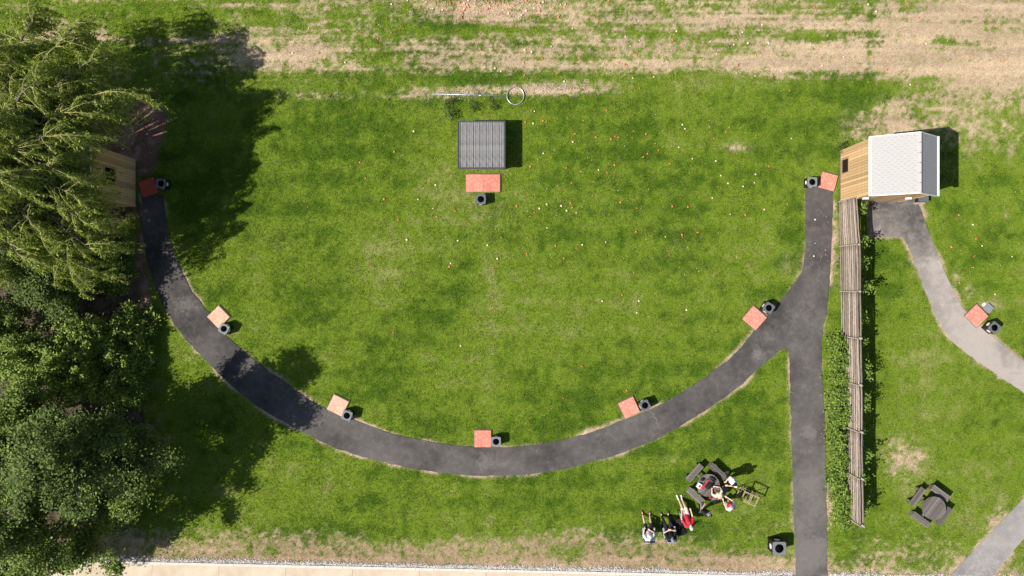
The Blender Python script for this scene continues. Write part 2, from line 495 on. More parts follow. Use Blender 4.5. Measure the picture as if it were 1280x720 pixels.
# ------------------------------------------------------------------ where turf, straw and bare soil lie
def blob(px, py, cx, cy, rx, ry, a): return a * np.exp(-(((px - cx) / rx) ** 2 + ((py - cy) / ry) ** 2))
path_lines = [[T(*p) for p in L_] for L_ in (E1, E2, E3, E4, [(1086, 247), (1086, 295.5), (1128, 296)], E5, E6, E7, E8)]
DRY = [(720,18,300,20,.18),(900,78,210,16,.55),(1180,20,150,30,.35),(1230,100,60,40,.4),(1120,150,45,30,.5),(1200,160,60,25,.35),(1130,575,28,30,.78),
       (90,42,40,14,.5),(60,30,30,14,.4),(125,45,25,10,.4),(370,75,55,16,.6),(165,20,40,10,.35),(540,118,60,8,.55),(690,112,70,9,.65),(380,120,70,7,.4),
       (620,110,100,7,.45),(610,420,14,150,.10),(700,250,120,40,.10),(600,260,60,30,.14),(560,300,60,30,.12),(430,355,20,14,.16),(330,320,60,40,.08),
       (905,180,40,10,.25),(925,185,14,5,.4),(346,203,6,4,.4),(1065,165,25,30,.25),(1010,225,10,30,.2),(1212,365,10,14,.4),(1238,380,14,10,.6),(1195,345,8,14,.35),
       (1250,640,14,26,.4),(1240,665,12,18,.45),(1205,700,14,8,.4),(1130,690,60,14,.35),(960,395,18,22,.4),(1044,300,6,60,.55),(1040,480,6,70,.35),(1040,620,6,60,.4),
       (760,420,60,30,.08),(850,300,80,60,.08),(960,600,30,40,.14),(1155,270,10,12,.4),(1140,330,10,20,.2),(930,640,20,14,.2),(840,575,14,6,.3),(1240,560,30,60,.08),
       (670,560,50,5,.35),(760,535,40,6,.25),(985,330,14,25,.3),(1258,268,5,8,.4),(1264,190,8,14,.35)]
GREEN = [(1015,48,36,5,.75),(1180,50,16,6,.8),(1088,60,6,60,.5),(1110,110,46,8,.55),(1150,140,20,10,.4),(500,100,200,12,.3),(860,100,70,14,.5),(480,62,120,5,.35),(420,20,90,12,.3),
         (250,5,90,14,.3),(560,35,100,5,.35),(1020,115,50,18,.5),(1160,100,30,8,.3),(1240,150,22,14,.3),(700,695,20,8,.35),(540,660,90,14,.4),(1135,10,10,14,.4)]
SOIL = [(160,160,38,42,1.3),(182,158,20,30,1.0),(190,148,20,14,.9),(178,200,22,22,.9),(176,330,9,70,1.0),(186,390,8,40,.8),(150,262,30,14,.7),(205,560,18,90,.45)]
def fields(x, y):
    px = x / S + 640; py = 360 - y / S
    stripe = vn(px, py * 14, 150, 3) * 0.42 + vn(px, py * 20, 70, 8) * 0.33 + vn(px, py * 26, 34, 15) * 0.25
    n = fbm(px, py, 26, 1, 4); nf = vn(px, py, 5, 40); nb = fbm(px, py, 110, 21, 3)
    a = 0.36 + 0.06 * sstep(420, 1000, px) - 0.28 * sstep(330, 180, px)
    d = sstep(128, 78, py + 14 * (n - .5)) * (a + 1.4 * (stripe - 0.5)) * (0.8 + 0.5 * nb)
    d = d + sstep(1060, 1120, px) * sstep(215, 120, py) * 0.22
    lo = 668 + (n - .5) * 34 + (nb - .5) * 24 + 12 * sstep(800, 950, px) - 8 * sstep(300, 150, px)
    d = d + sstep(lo - 10, lo + 16, py) * (0.54 - 0.2 * sstep(930, 1000, px) - 0.3 * sstep(1030, 1045, px)) + sstep(690, 702, py) * (0.3 - .15 * sstep(1030, 1045, px)) + sstep(706, 714, py) * .3
    for b in DRY: d = d + blob(px, py, *b)
    for b in GREEN: d = d - blob(px, py, *b)
    de = seg_dist(path_lines, x, y) / S
    edge = np.exp(-(de / (2.6 + 3.0 * nb)) ** 2) * 1.7 * vn(px, py, 22, 60) ** 1.6
    nq = vn(px, py, 2.2, 44)
    turfy = 0.35 + 0.65 * np.clip(sstep(125, 90, py) + sstep(640, 668, py) + sstep(1030, 1100, px) * sstep(240, 180, py) + sstep(.2, .45, d), 0, 1)
    d = d + edge * 0.75 + 0.03 + ((n - 0.5) * 0.62 + (nf - 0.5) * 0.6 + (nq - .5) * .6) * turfy
    d = sstep(0.10, 0.92, d)
    s = 0
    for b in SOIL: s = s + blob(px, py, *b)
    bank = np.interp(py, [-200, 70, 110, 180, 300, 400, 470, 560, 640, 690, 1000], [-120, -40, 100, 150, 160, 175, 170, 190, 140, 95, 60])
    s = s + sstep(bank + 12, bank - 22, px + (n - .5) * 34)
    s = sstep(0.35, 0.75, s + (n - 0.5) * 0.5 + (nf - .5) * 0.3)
    return px, py, d, s
C_G1, C_G2, C_G3 = np.array([0.074, 0.147, 0.008]), np.array([0.168, 0.252, 0.020]), np.array([0.292, 0.318, 0.090])
C_DRY, C_DRY2 = np.array([0.43, 0.325, 0.215]), np.array([0.31, 0.22, 0.14])
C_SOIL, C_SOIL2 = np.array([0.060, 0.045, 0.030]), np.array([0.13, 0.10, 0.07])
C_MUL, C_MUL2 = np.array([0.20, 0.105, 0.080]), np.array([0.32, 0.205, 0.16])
def mixc(a, b, t): return a + (b - a) * t[:, None]
def turf(x, y):
    px, py, d, s = fields(x, y)
    n1 = fbm(px, py, 75, 31, 3); n2 = fbm(px, py, 9, 51, 3)
    mow = 0.5 + 0.5 * np.tanh(2.2 * np.sin(py / 5.4 + vn(px, py, 160, 4) * 1.2)) * (0.3 + 0.7 * vn(px, py, 90, 66))      # faint mower passes
    t = np.clip(0.14 + 0.95 * (n1 - 0.28) + 0.8 * (n2 - 0.5) + 0.22 * (mow - 0.5) + 0.24 * np.exp(-((px - 612) / 14) ** 2) * sstep(290, 330, py) + 0.16 * sstep(1090, 1160, px) + 0.16 * np.exp(-((px - 640) / 260) ** 2 - ((py - 320) / 150) ** 2), 0, 1)
    g = mixc(mixc(np.tile(C_G1, (len(x), 1)), np.tile(C_G2, (len(x), 1)), sstep(0, .5, t)), np.tile(C_G3, (len(x), 1)), sstep(.5, 1.1, t))
    bare = sstep(640, 700, py) * sstep(1100, 900, px)
    dr = mixc(np.tile(C_DRY, (len(x), 1)), np.tile(C_DRY2, (len(x), 1)), np.clip(bare + (n2 - .5), 0, 1)) * (0.72 + 0.36 * vn(px, py * 16, 90, 23) + 0.22 * vn(px, py, 3, 29))[:, None]
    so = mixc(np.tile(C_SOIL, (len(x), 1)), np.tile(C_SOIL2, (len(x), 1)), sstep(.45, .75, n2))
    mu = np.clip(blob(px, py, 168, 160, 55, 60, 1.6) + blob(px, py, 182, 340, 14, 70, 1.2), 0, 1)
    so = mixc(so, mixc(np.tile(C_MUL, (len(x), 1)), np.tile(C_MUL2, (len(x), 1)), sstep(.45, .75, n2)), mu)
    return g, dr, so, d, s

# ground sheet: fine under the picture, coarse out to the horizon
fx = np.arange(-30.5, 30.51, 0.1); fy = np.arange(-18.5, 18.51, 0.1)
far = np.array([32, 36, 44, 60, 100, 200, 450, 900.0])
xs = np.concatenate([-far[::-1], fx, far]); ys = np.concatenate([-far[::-1] + 5, fy, far - 5])
GX, GY = np.meshgrid(xs, ys)
gx, gy = GX.ravel(), GY.ravel()
g, dr, so, d, s = turf(np.clip(gx, -34, 34), np.clip(gy, -22, 22))
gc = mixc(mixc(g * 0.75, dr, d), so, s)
gz = -0.012 + 0.02 * (fbm(gx, gy, 0.5, 9, 2) - 0.75)
gz = np.where((gy < -15.1) & (np.abs(gx) < 33), np.minimum(gz, -0.03), gz)
nx, ny = len(xs), len(ys)
i = (np.arange(ny - 1)[:, None] * nx + np.arange(nx - 1)[None, :]).ravel()
F = np.stack([i, i + 1, i + nx + 1, i + nx], 1)
# open the sheet beneath the concrete track
cx, cy = gx[F].mean(1), gy[F].mean(1)
keep = ~((cy < (360 - kerb_y(cx / S + 640) - 2.2) * S) & (cy > -20) & (np.abs(cx) < 30))
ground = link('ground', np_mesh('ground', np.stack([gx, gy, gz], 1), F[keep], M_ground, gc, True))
tag(ground, kind='structure')

# ------------------------------------------------------------------ grass
BLOCK = []                                              # plan rectangles where no grass stands: cx, cy, half x, half y, rot
def make_grass():
    n = 330000
    x = rng.uniform(-29.2, 29.2, n); y = rng.uniform(-16.0, 16.8, n)
    g, dr, so, d, s = turf(x, y)
    ok = ~(inside(path_main, x, y) | inside(path_east, x, y) | inside(path_south, x, y))
    ok &= y > (360 - kerb_y(x / S + 640) + 4) * S
    for (bx, by, hx, hy, rz) in BLOCK:
        dx, dy = x - bx, y - by
        u = dx * math.cos(rz) + dy * math.sin(rz); v = -dx * math.sin(rz) + dy * math.cos(rz)
        ok &= ~((np.abs(u) < hx) & (np.abs(v) < hy))
    ok &= rng.rand(n) > np.maximum(d * 0.5, s * 0.93)
    x, y, g, dr, d = x[ok], y[ok], g[ok], dr[ok], d[ok]
    n = len(x)
    nb = 4
    clump = fbm(x, y, 0.35, 77, 2)
    h = (0.030 + 0.045 * clump) * (1 - 0.5 * d)
    X = np.repeat(x, nb) + rng.normal(0, .03, n * nb); Y = np.repeat(y, nb) + rng.normal(0, .03, n * nb)
    hh = np.repeat(h, nb) * rng.uniform(.6, 1.4, n * nb)
    az = rng.uniform(0, 2 * np.pi, n * nb); ln = hh * rng.uniform(.5, 1.7, n * nb)
    w = rng.uniform(.006, .013, n * nb)
    dx, dy = np.cos(az), np.sin(az)
    base = -0.014
    V = np.empty((n * nb, 3, 3))
    V[:, 0] = np.stack([X - dy * w, Y + dx * w, np.full_like(X, base)], 1)
    V[:, 1] = np.stack([X + dy * w, Y - dx * w, np.full_like(X, base)], 1)
    V[:, 2] = np.stack([X + dx * ln, Y + dy * ln, base + hh], 1)
    c = np.repeat(mixc(g, dr * 1.05, sstep(.25, .8, d + rng.uniform(-.5, .25, n))), nb, 0)
    c = c * np.repeat(rng.uniform(.62, 1.42, (n, 1)), nb, 0) * rng.uniform(.8, 1.25, (n * nb, 1))
    yel = rng.rand(n * nb) < 0.15
    c[yel] = c[yel] * 0.4 + np.array([0.36, 0.30, 0.13]) * 0.6
    C = np.repeat(c, 3, 0)
    me = np_mesh('grass', V.reshape(-1, 3), np.arange(n * nb * 3).reshape(-1, 3), M_grass, C)
    o = link('grass', me)
    tag(o, 'short mown green grass with straw coloured dry patches', 'grass', kind='stuff')

def stones(name, pts, size, cols, label, cat, z=0.0):
    n = len(pts)
    base = np.array([(1,0,0),(-1,0,0),(0,1,0),(0,-1,0),(0,0,.7),(0,0,-.7)], float)
    tri = np.array([(0,2,4),(2,1,4),(1,3,4),(3,0,4),(2,0,5),(1,2,5),(3,1,5),(0,3,5)])
    V = base[None] * rng.uniform(.7, 1.2, (n, 6, 1)) * size[:, None, None]
    t = rng.uniform(0, 6.28, n); c_, s_ = np.cos(t)[:, None], np.sin(t)[:, None]
    V = np.stack([V[..., 0]*c_ - V[..., 1]*s_, V[..., 0]*s_ + V[..., 1]*c_, V[..., 2]], 2)
    V[..., 0] += pts[:, 0:1]; V[..., 1] += pts[:, 1:2]; V[..., 2] += z + size[:, None] * 0.3
    Fc = (tri[None] + (np.arange(n) * 6)[:, None, None]).reshape(-1, 3)
    o = link(name, np_mesh(name, V.reshape(-1, 3), Fc, M_gravel, np.repeat(cols, 6, 0)))
    return tag(o, label, cat, kind='stuff')
n = 16000
px = rng.uniform(60, 1300, n); off = np.abs(rng.normal(0, 2.5, n)) + 0.2
off *= 0.6 + 0.9 * vn(px, px * 0, 30, 12)
keepg = ~((px > 993) & (px < 1036)) & (off < 14)
px, off = px[keepg], off[keepg]; n = len(px)
pts = np.stack([(px - 640) * S, (360 - kerb_y(px) + off) * S], 1)
gcol = np.array([0.58, 0.55, 0.52]) * rng.uniform(.35, 1.35, (n, 1)) + rng.normal(0, .015, (n, 3))
stones('gravel', pts, rng.uniform(.012, .042, n), np.clip(gcol, .02, .85), 'pale grey gravel strip along the concrete kerb', 'gravel', -0.012)

# ------------------------------------------------------------------ timber huts
def board_run(parent, wall, u0, u1, zfun, axis, pos, sign, holes=(), bw=0.145):
    """vertical cladding boards along one wall; axis 'x' or 'y' is the run direction, pos the outer plane"""
    n = max(1, round((u1 - u0) / bw)); w = (u1 - u0) / n
    cache = {}
    for k in range(n):
        a_, b_ = u0 + k * w, u0 + (k + 1) * w
        c_ = (a_ + b_) / 2
        spans = [(0.05, min(zfun(a_), zfun(b_)), max(zfun(a_), zfun(b_)), zfun(a_) > zfun(b_))]
        for (h0, h1, z0, z1) in holes:
            if b_ > h0 + .01 and a_ < h1 - .01:
                s0 = spans[0]
                spans = [(s0[0], z0, z0, False), (z1, s0[1], s0[2], s0[3])]
        for (z0, za, zb, left_high) in spans:
            t = 0.022
            g = 0.014
            dz = rnd.uniform(0, .003)
            key = (round(z0, 3), round(za, 3), round(zb, 3), left_high)
            if key not in cache:
                hw = w / 2 - g / 2
                zl, zr = (zb, za) if left_high else (za, zb)
                q = []
                for dep in (0, t):
                    q += [(-hw, dep, z0), (hw, dep, z0), (hw, dep, zr), (-hw, dep, zl)]
                fs = [(0,3,2,1),(4,5,6,7),(0,1,5,4),(1,2,6,5),(2,3,7,6),(3,0,4,7)]
                if axis == 'x': vs = [(u, sign * dp, z) for u, dp, z in q]
                else: vs = [(sign * dp, u, z) for u, dp, z in q]
                if (axis == 'x') == (sign > 0): fs = [tuple(reversed(f)) for f in fs]
                cache[key] = MB().add(vs, fs).mesh('board', M_wood)
            loc = (c_, pos + sign * dz, 0) if axis == 'x' else (pos + sign * dz, c_, 0)
            link('board', cache[key], None, wall, loc)

def hut(name, label, x0, x1, y0, y1, ze, zr, hatch_side, hatch, rx=0.0, over=(.06, .06, .12, .06)):
    cx, cy = (x0 + x1) / 2, (y0 + y1) / 2
    t = thing(name, label, 'hut', (cx, cy, 0))
    hx, hy = (x1 - x0) / 2, (y1 - y0) / 2
    gable = lambda u: ze + (zr - ze) * ((u + hx) / (rx + hx) if u < rx else (hx - u) / (hx - rx)) - 0.02
    flat = lambda u: ze - 0.01
    # plinth
    MB().box((0, 0, .03), (2 * hx + .02, 2 * hy + .02, .1)).build('plinth', M_slab, t)
    h0, h1, hz0, hz1 = hatch
    for side, sg in (('west', -1), ('east', 1)):
        mb = MB()
        xx = sg * (hx - .03)
        if side == hatch_side:
            mb.box((xx, (-hy + h0) / 2, ze / 2), (.04, h0 + hy, ze - .1)); mb.box((xx, (hy + h1) / 2, ze / 2), (.04, hy - h1, ze - .1))
            mb.box((xx, (h0 + h1) / 2, (hz0 + .05) / 2), (.04, h1 - h0, hz0 - .06)); mb.box((xx, (h0 + h1) / 2, (hz1 + ze - .05) / 2), (.04, h1 - h0, ze - .05 - hz1))
        else:
            mb.box((xx, 0, ze / 2), (.04, 2 * hy, ze - .1))
        w = mb.build('wall', M_wood_core, t)
        board_run(t, w, -hy, hy, flat, 'y', sg * (hx - .008), sg, [hatch] if side == hatch_side else [])
        for e_ in (-1, 1): MB().box((sg * (hx + .014), e_ * (hy + .012), ze / 2), (.05, .05, ze - .06)).build('corner_post', M_wood, w)
        if side == hatch_side:
            f = MB()
            hw, ww = hz1 - hz0, h1 - h0
            f.box((sg * (hx + .022), (h0 + h1) / 2, hz1 + .03), (.07, ww + .14, .06)); f.box((sg * (hx + .022), (h0 + h1) / 2, hz0 - .03), (.07, ww + .14, .06))
            f.box((sg * (hx + .022), h0 - .03, (hz0 + hz1) / 2), (.068, .06, hw)); f.box((sg * (hx + .022), h1 + .03, (hz0 + hz1) / 2), (.068, .06, hw))
            f.build('hatch_frame', M_wood, w)
            i_ = MB().box((sg * (hx - .5), (h0 + h1) / 2, hz0 - .04), (.8, ww + .3, .04)).box((sg * (hx - .9), (h0 + h1) / 2, (hz0 + hz1) / 2), (.04, ww + .3, hw + .3))
            i_.build('launch_shelf', M_dark, w)
    for sg in (-1, 1):
        yy = sg * (hy - .03)
        w = MB().add([(-hx + .04, yy - .02, .06), (hx - .04, yy - .02, .06), (hx - .04, yy - .02, ze), (rx, yy - .02, zr - .06), (-hx + .04, yy - .02, ze),
                      (-hx + .04, yy + .02, .06), (hx - .04, yy + .02, .06), (hx - .04, yy + .02, ze), (rx, yy + .02, zr - .06), (-hx + .04, yy + .02, ze)],
                     [(0,1,2,3,4),(9,8,7,6,5),(0,5,6,1),(1,6,7,2),(2,7,8,3),(3,8,9,4),(4,9,5,0)]).build('wall', M_wood_core, t)
        board_run(t, w, -hx + .02, hx - .02, gable, 'x', sg * (hy - .008), sg)
    # roof
    ow, oe, os_, on = over
    roof = thing('roof', None, None); roof.parent = t
    for sg, ov in ((-1, ow), (1, oe)):
        sl = (zr - ze) / (hx - sg * rx)
        ex = sg * (hx + ov); ez = ze - sl * ov
        ya, yb = -hy - os_, hy + on
        nrm = Vector((sg * sl, 0, 1)).normalized()
        def pt(u, y, off): 
            p = Vector((rx + (ex - rx) * u, y, zr + (ez - zr) * u)) + nrm * off
            return p
        vs = [pt(0, ya, 0), pt(1, ya, 0), pt(1, yb, 0), pt(0, yb, 0), pt(0, ya, .03), pt(1, ya, .03), pt(1, yb, .03), pt(0, yb, .03)]
        fs = [(0,3,2,1),(4,5,6,7),(0,1,5,4),(1,2,6,5),(2,3,7,6),(3,0,4,7)]
        if sg < 0: fs = [tuple(reversed(f)) for f in fs]
        slope = MB().add(vs, fs).build('roof_slope', M_wood_core, roof)
        # felt tabs in overlapping courses, joined: each is smaller than can be picked out
        sh = MB()
        nc = 15; nt_ = 12
        for r in range(nc):
            u0, u1 = r / nc, min(1.005, (r + 1) / nc + .006)
            for q in range(-1, nt_ + 1):
                wy = (yb - ya) / nt_
                a_ = ya + (q + (.5 if r % 2 else 0)) * wy + .004; b_ = a_ + wy - .008
                a_, b_ = max(a_, ya), min(b_, yb)
                if b_ - a_ < .02: continue
                lo_, hi_ = .034 + rnd.uniform(0, .002), .037 + rnd.uniform(0, .002)
                P8 = [pt(u0, a_, .03), pt(u1, a_, .032), pt(u1, b_, .032), pt(u0, b_, .03), pt(u0, a_, lo_), pt(u1, a_, hi_), pt(u1, b_, hi_), pt(u0, b_, lo_)]
                sh.add(P8, fs)
        so_ = sh.build('shingles', M_shingle, slope); so_['kind'] = 'stuff'
        # white barge boards and eave fascia
        for yy, sy in ((ya, -1), (yb, 1)):
            b0, b1 = pt(0, yy, -.09), pt(1.01, yy, -.09); c0, c1 = pt(0, yy, .055), pt(1.01, yy, .055)
            o_ = Vector((0, sy * .03, 0))
            ff = [(0,1,2,3),(7,6,5,4),(0,4,5,1),(1,5,6,2),(2,6,7,3),(3,7,4,0)]
            if sg * sy > 0: ff = [tuple(reversed(f)) for f in ff]
            MB().add([b0, b1, c1, c0, b0 + o_, b1 + o_, c1 + o_, c0 + o_], ff).build('barge_board', M_white, roof)
        MB().box((ex + sg * .05, (ya + yb) / 2, ez + .0), (.10, yb - ya + .06, .11)).build('fascia', M_white, roof)
    nr = 6
    slw = (zr - ze) / (hx + rx)
    ln = (2 * hy + os_ + on) / nr
    for k in range(nr):
        yc = -hy - os_ + (k + .5) * ln
        vs = []
        for yy in (yc - ln / 2 + .022, yc + ln / 2 - .022):
            vs += [(rx - .15, yy, zr + .056 - .15 * slw), (rx, yy, zr + .085), (rx + .13, yy, zr + .056 - .13 * sl), (rx + .13, yy, zr + .03 - .13 * sl), (rx, yy, zr + .05), (rx - .15, yy, zr + .03 - .15 * slw)]
        MB().add(vs, [(0,1,7,6),(1,2,8,7),(2,3,9,8),(3,4,10,9),(4,5,11,10),(5,0,6,11),(5,4,3,2,1,0),(6,7,8,9,10,11)]).build('ridge_cap', M_shingle, roof)
    BLOCK.append((cx, cy, hx + .05, hy + .05, 0))
    return t
x0, y1 = T(1050.5, 189.5); x1, y0 = T(1122.5, 252)
lh = hut('timber_hut', 'timber clad hut with pale grey shingle gable roof at the head of the pole fence', x0, x1, y0, y1, 3.30, 4.28, 'west', (.12, .82, .2, .95), .2)
hx, hy = (x1 - x0) / 2, (y1 - y0) / 2
for lx in (1061, 1112):
    MB().box(((lx - 1086.5) * S, -hy - .06, 1.75), (.24, .10, .18)).build('wall_light', M_white, lh)
x0, y1 = T(97, 200.5); x1, y0 = T(169.5, 258.5)
hut('timber_hut', 'timber clad hut half hidden under the willow beside the shaded red mat', x0, x1, y0, y1, 4.2, 5.3, 'east', (-.25, .42, 1.95, 2.85))

# equipment crate and step at the pale roofed hut's corner
c = T(1149, 250.5)
t = thing('equipment_crate', 'small black crate with open dark front at the corner of the pale roofed hut', 'crate', (c[0], c[1], 0))
MB().box((0, .06, .2), (.5, .32, .34)).build('body', M_plastic, t)
MB().box((0, .06, .385), (.54, .36, .03)).build('lid', M_bintop, t)
MB().box((-.02, -.165, .02), (.62, .1, .1)).build('sill', M_post, t)
BLOCK.append((c[0], c[1], .32, .25, 0))

# ------------------------------------------------------------------ low trap house with ribbed steel roof
cx, cy = T(602.7, 185.6)
t = thing('trap_house', 'low square shed with ribbed grey metal roof in the lawn', 'shed', (cx, cy, 0))
hw = 1.23
MB().box((0, 0, .44), (2.26, 2.26, .8)).build('wall', M_wood_core, t)
bw = 2.28 / 16
me = MB().box((0, 0, .43), (bw - .008, .03, .84)).mesh('board', M_wood)
me2 = MB().box((0, 0, .43), (.03, bw - .008, .84)).mesh('board', M_wood)
for k in range(16):
    u = -1.14 + (k + .5) * bw
    for sg in (-1, 1):
        link('board', me, None, t, (u, sg * 1.146, rnd.uniform(-.01, 0)))
        link('board', me2, None, t, (sg * 1.1475, u * .985, rnd.uniform(-.01, 0)))
n = 7
pw = 2 * (hw - .045) / n
prof = [(0, .0), (.03, .0), (.045, .03), (.07, .03), (.085, 0), (pw/2 - .02, 0), (pw/2 - .008, .012), (pw/2 + .03, .012), (pw/2 + .04, 0), (pw - .004, 0)]
vs, fs = [], []
for yy in (-hw + .04, hw - .04):
    vs += [(u, yy, z) for u, z in prof] + [(u, yy, z - .012) for u, z in prof]
m_ = len(prof)
for q in range(m_ - 1):
    fs.append((q, q + 1, 2*m_ + q + 1, 2*m_ + q)); fs.append((m_ + q + 1, m_ + q, 3*m_ + q, 3*m_ + q + 1))
fs += [(m_, 0, 2*m_, 3*m_), (m_-1, 2*m_-1, 4*m_-1, 3*m_-1)]
pm = MB().add(vs, fs).mesh('roof_sheet', M_steel)
deck = MB().box((0, 0, .875), (2.4, 2.4, .05)).build('roof_deck', M_steel_d, t)
for k in range(n):
    link('roof_sheet', pm, None, t, (-hw + .045 + k * pw, 0, .916 + .004 * (k % 2)))
for sg in (-1, 1):
    MB().box((0, sg * (hw - .005), .90), (2 * hw + .06, .07, .13)).build('roof_trim', M_steel_d, t)
    MB().box((sg * (hw - .005), 0, .902), (.068, 2 * hw - .09, .13)).build('roof_trim', M_steel_d, t)
BLOCK.append((cx, cy, 1.17, 1.17, 0))

# target hoop on its pole, lying flat
p0, p1, pc = W(540.5, 117.6, .04), W(633.5, 120, .04), W(644.3, 119.6, .05)
t = thing('target_hoop', 'galvanised hoop on a long pole lying on bare ground behind the shed', 'hoop', (pc.x, pc.y, 0))
ring = MB()
for k in range(40):
    t0 = 2 * math.pi * k / 40
R_, r_ = .455, .028
vs, fs = [], []
for k in range(40):
    A = 2 * math.pi * k / 40
    for j in range(8):
        B = 2 * math.pi * j / 8
        vs.append(((R_ + r_ * math.cos(B)) * math.cos(A), (R_ + r_ * math.cos(B)) * 1.04 * math.sin(A), .045 + r_ * math.sin(B)))
for k in range(40):
    for j in range(8):
        fs.append((k*8+j, ((k+1)%40)*8+j, ((k+1)%40)*8+(j+1)%8, k*8+(j+1)%8))
MB().add(vs, fs, True).build('ring', M_zinc, t)
MB().tube([p0 - pc + Vector((0, 0, .05)), (p0 + p1) / 2 - pc + Vector((0, .02, .05)), p1 - pc + Vector((0, 0, .05))], .034, 10).build('pole', M_zinc, t)
pj = p0 + (p1 - p0) * .65 - pc + Vector((0, 0, .05))
MB().tube([pj - Vector((.1, 0, 0)), pj + Vector((.1, 0, 0))], .036, 10).build('sleeve', M_zinc, t)

# ------------------------------------------------------------------ pole fence
fa, fb = Vector((*T(1049.0, 252.5), 0)), Vector((*T(1055.0, 643), 0))
t = thing('pole_fence', 'tall fence of horizontal weathered poles running down from the pale roofed hut', 'fence', fa)
dirv = (fb - fa) / 7
sd_ = Vector((-dirv.y, dirv.x, 0)).normalized()        # towards the photo's right (east)
if sd_.x < 0: sd_ = -sd_
for k in range(8):
    p = dirv * k + sd_ * .10
    h = 1.93 + rnd.uniform(-.03, .05)
    po = MB().tube([p + Vector((0, 0, -.03)), p + Vector((rnd.uniform(-.02, .02), 0, h))], [.062, .055], 10).build('post', M_post, t)
    b0 = dirv * k - sd_ * .075
    MB().box((b0.x, b0.y, .98), (.03, .055, 1.8), math.atan2(dirv.y, dirv.x) + math.pi / 2).build('batten', M_post, po)
for k in range(7):
    drop = 0.0 if k < 2 else 0.02 * (k - 1)
    for q in range(17):
        back = q % 2 == 1
        z = .10 + q * .1065 - drop * q / 16
        a_ = dirv * k; b_ = dirv * (k + 1)
        pts = []
        ph = rnd.uniform(0, 6)
        skew = (.14 * (q / 16) if k == 0 else 0)
        for w_ in range(7):
            u = w_ / 6
            p = a_.lerp(b_, .005 + u * .99)
            pts.append(p + sd_ * (rnd.uniform(-.008, .008) - skew * (1 - u) + (.20 if back else 0)) + Vector((0, 0, z + .016 * math.sin(ph + u * 4) + rnd.uniform(-.006, .006))))
        ra = rnd.uniform(.040, .052)
        MB().tube(pts, [ra * (1 - .12 * w_ / 6) for w_ in range(7)], 8).build('rail', M_pole, t)

# ------------------------------------------------------------------ shooting mats
PADS = [(185.5, 234.4, 19, .86, .86, M_rubber_d, 'deep red square mat in the shade beside the willow hut'),
        (273.2, 396.2, -46, .86, .86, M_rubber_f, 'faded pink and cream square mat next to the sunlit gap on the left path'),
        (422.4, 506.8, -26.5, .90, .88, M_rubber_f, 'faded cream square mat with red edges, second from the left on the sunny curved path'),
        (603.4, 548.4, 0, .90, .90, M_rubber, 'pink red square mat at the lowest point of the curved path'),
        (786.2, 509.3, 25, .88, .88, M_rubber, 'plain red square mat on the curved path above the picnic group'),
        (943, 397.7, -41, .95, .92, M_rubber, 'red square mat in a worn patch where the two paths join'),
        (1035, 227, -15, .86, .86, M_rubber, 'red square mat against the hut with the pale roof'),
        (1220.5, 394.9, -46, .90, .88, M_rubber, 'pink red square mat on the right hand path beyond the fence')]
def pad(px, py, deg, sx, sy, m, label, tiles=1):
    p = W(px, py, .05)
    t = thing('shooting_mat', label, 'mat', (p.x, p.y, 0), math.radians(deg), 'rubber shooting mats')
    MB().box((0, .02, .012), (sx + .06, sy + .07, .066)).build('paver', M_slab, t)
    for k in range(tiles):
        w = sx / tiles
        me = MB().box((0, 0, 0), (w - .006, sy, .03)).mesh('rubber_tile', m)
        link('rubber_tile', me, None, t, (-sx / 2 + (k + .5) * w, 0, .061))
    BLOCK.append((p.x, p.y, sx / 2 + .03, sy / 2 + .05, math.radians(deg)))
for a_ in PADS: pad(*a_)
pad(603.8, 229, 0, 1.84, .93, M_rubber, 'wide red mat of two tiles in front of the low shed', 2)

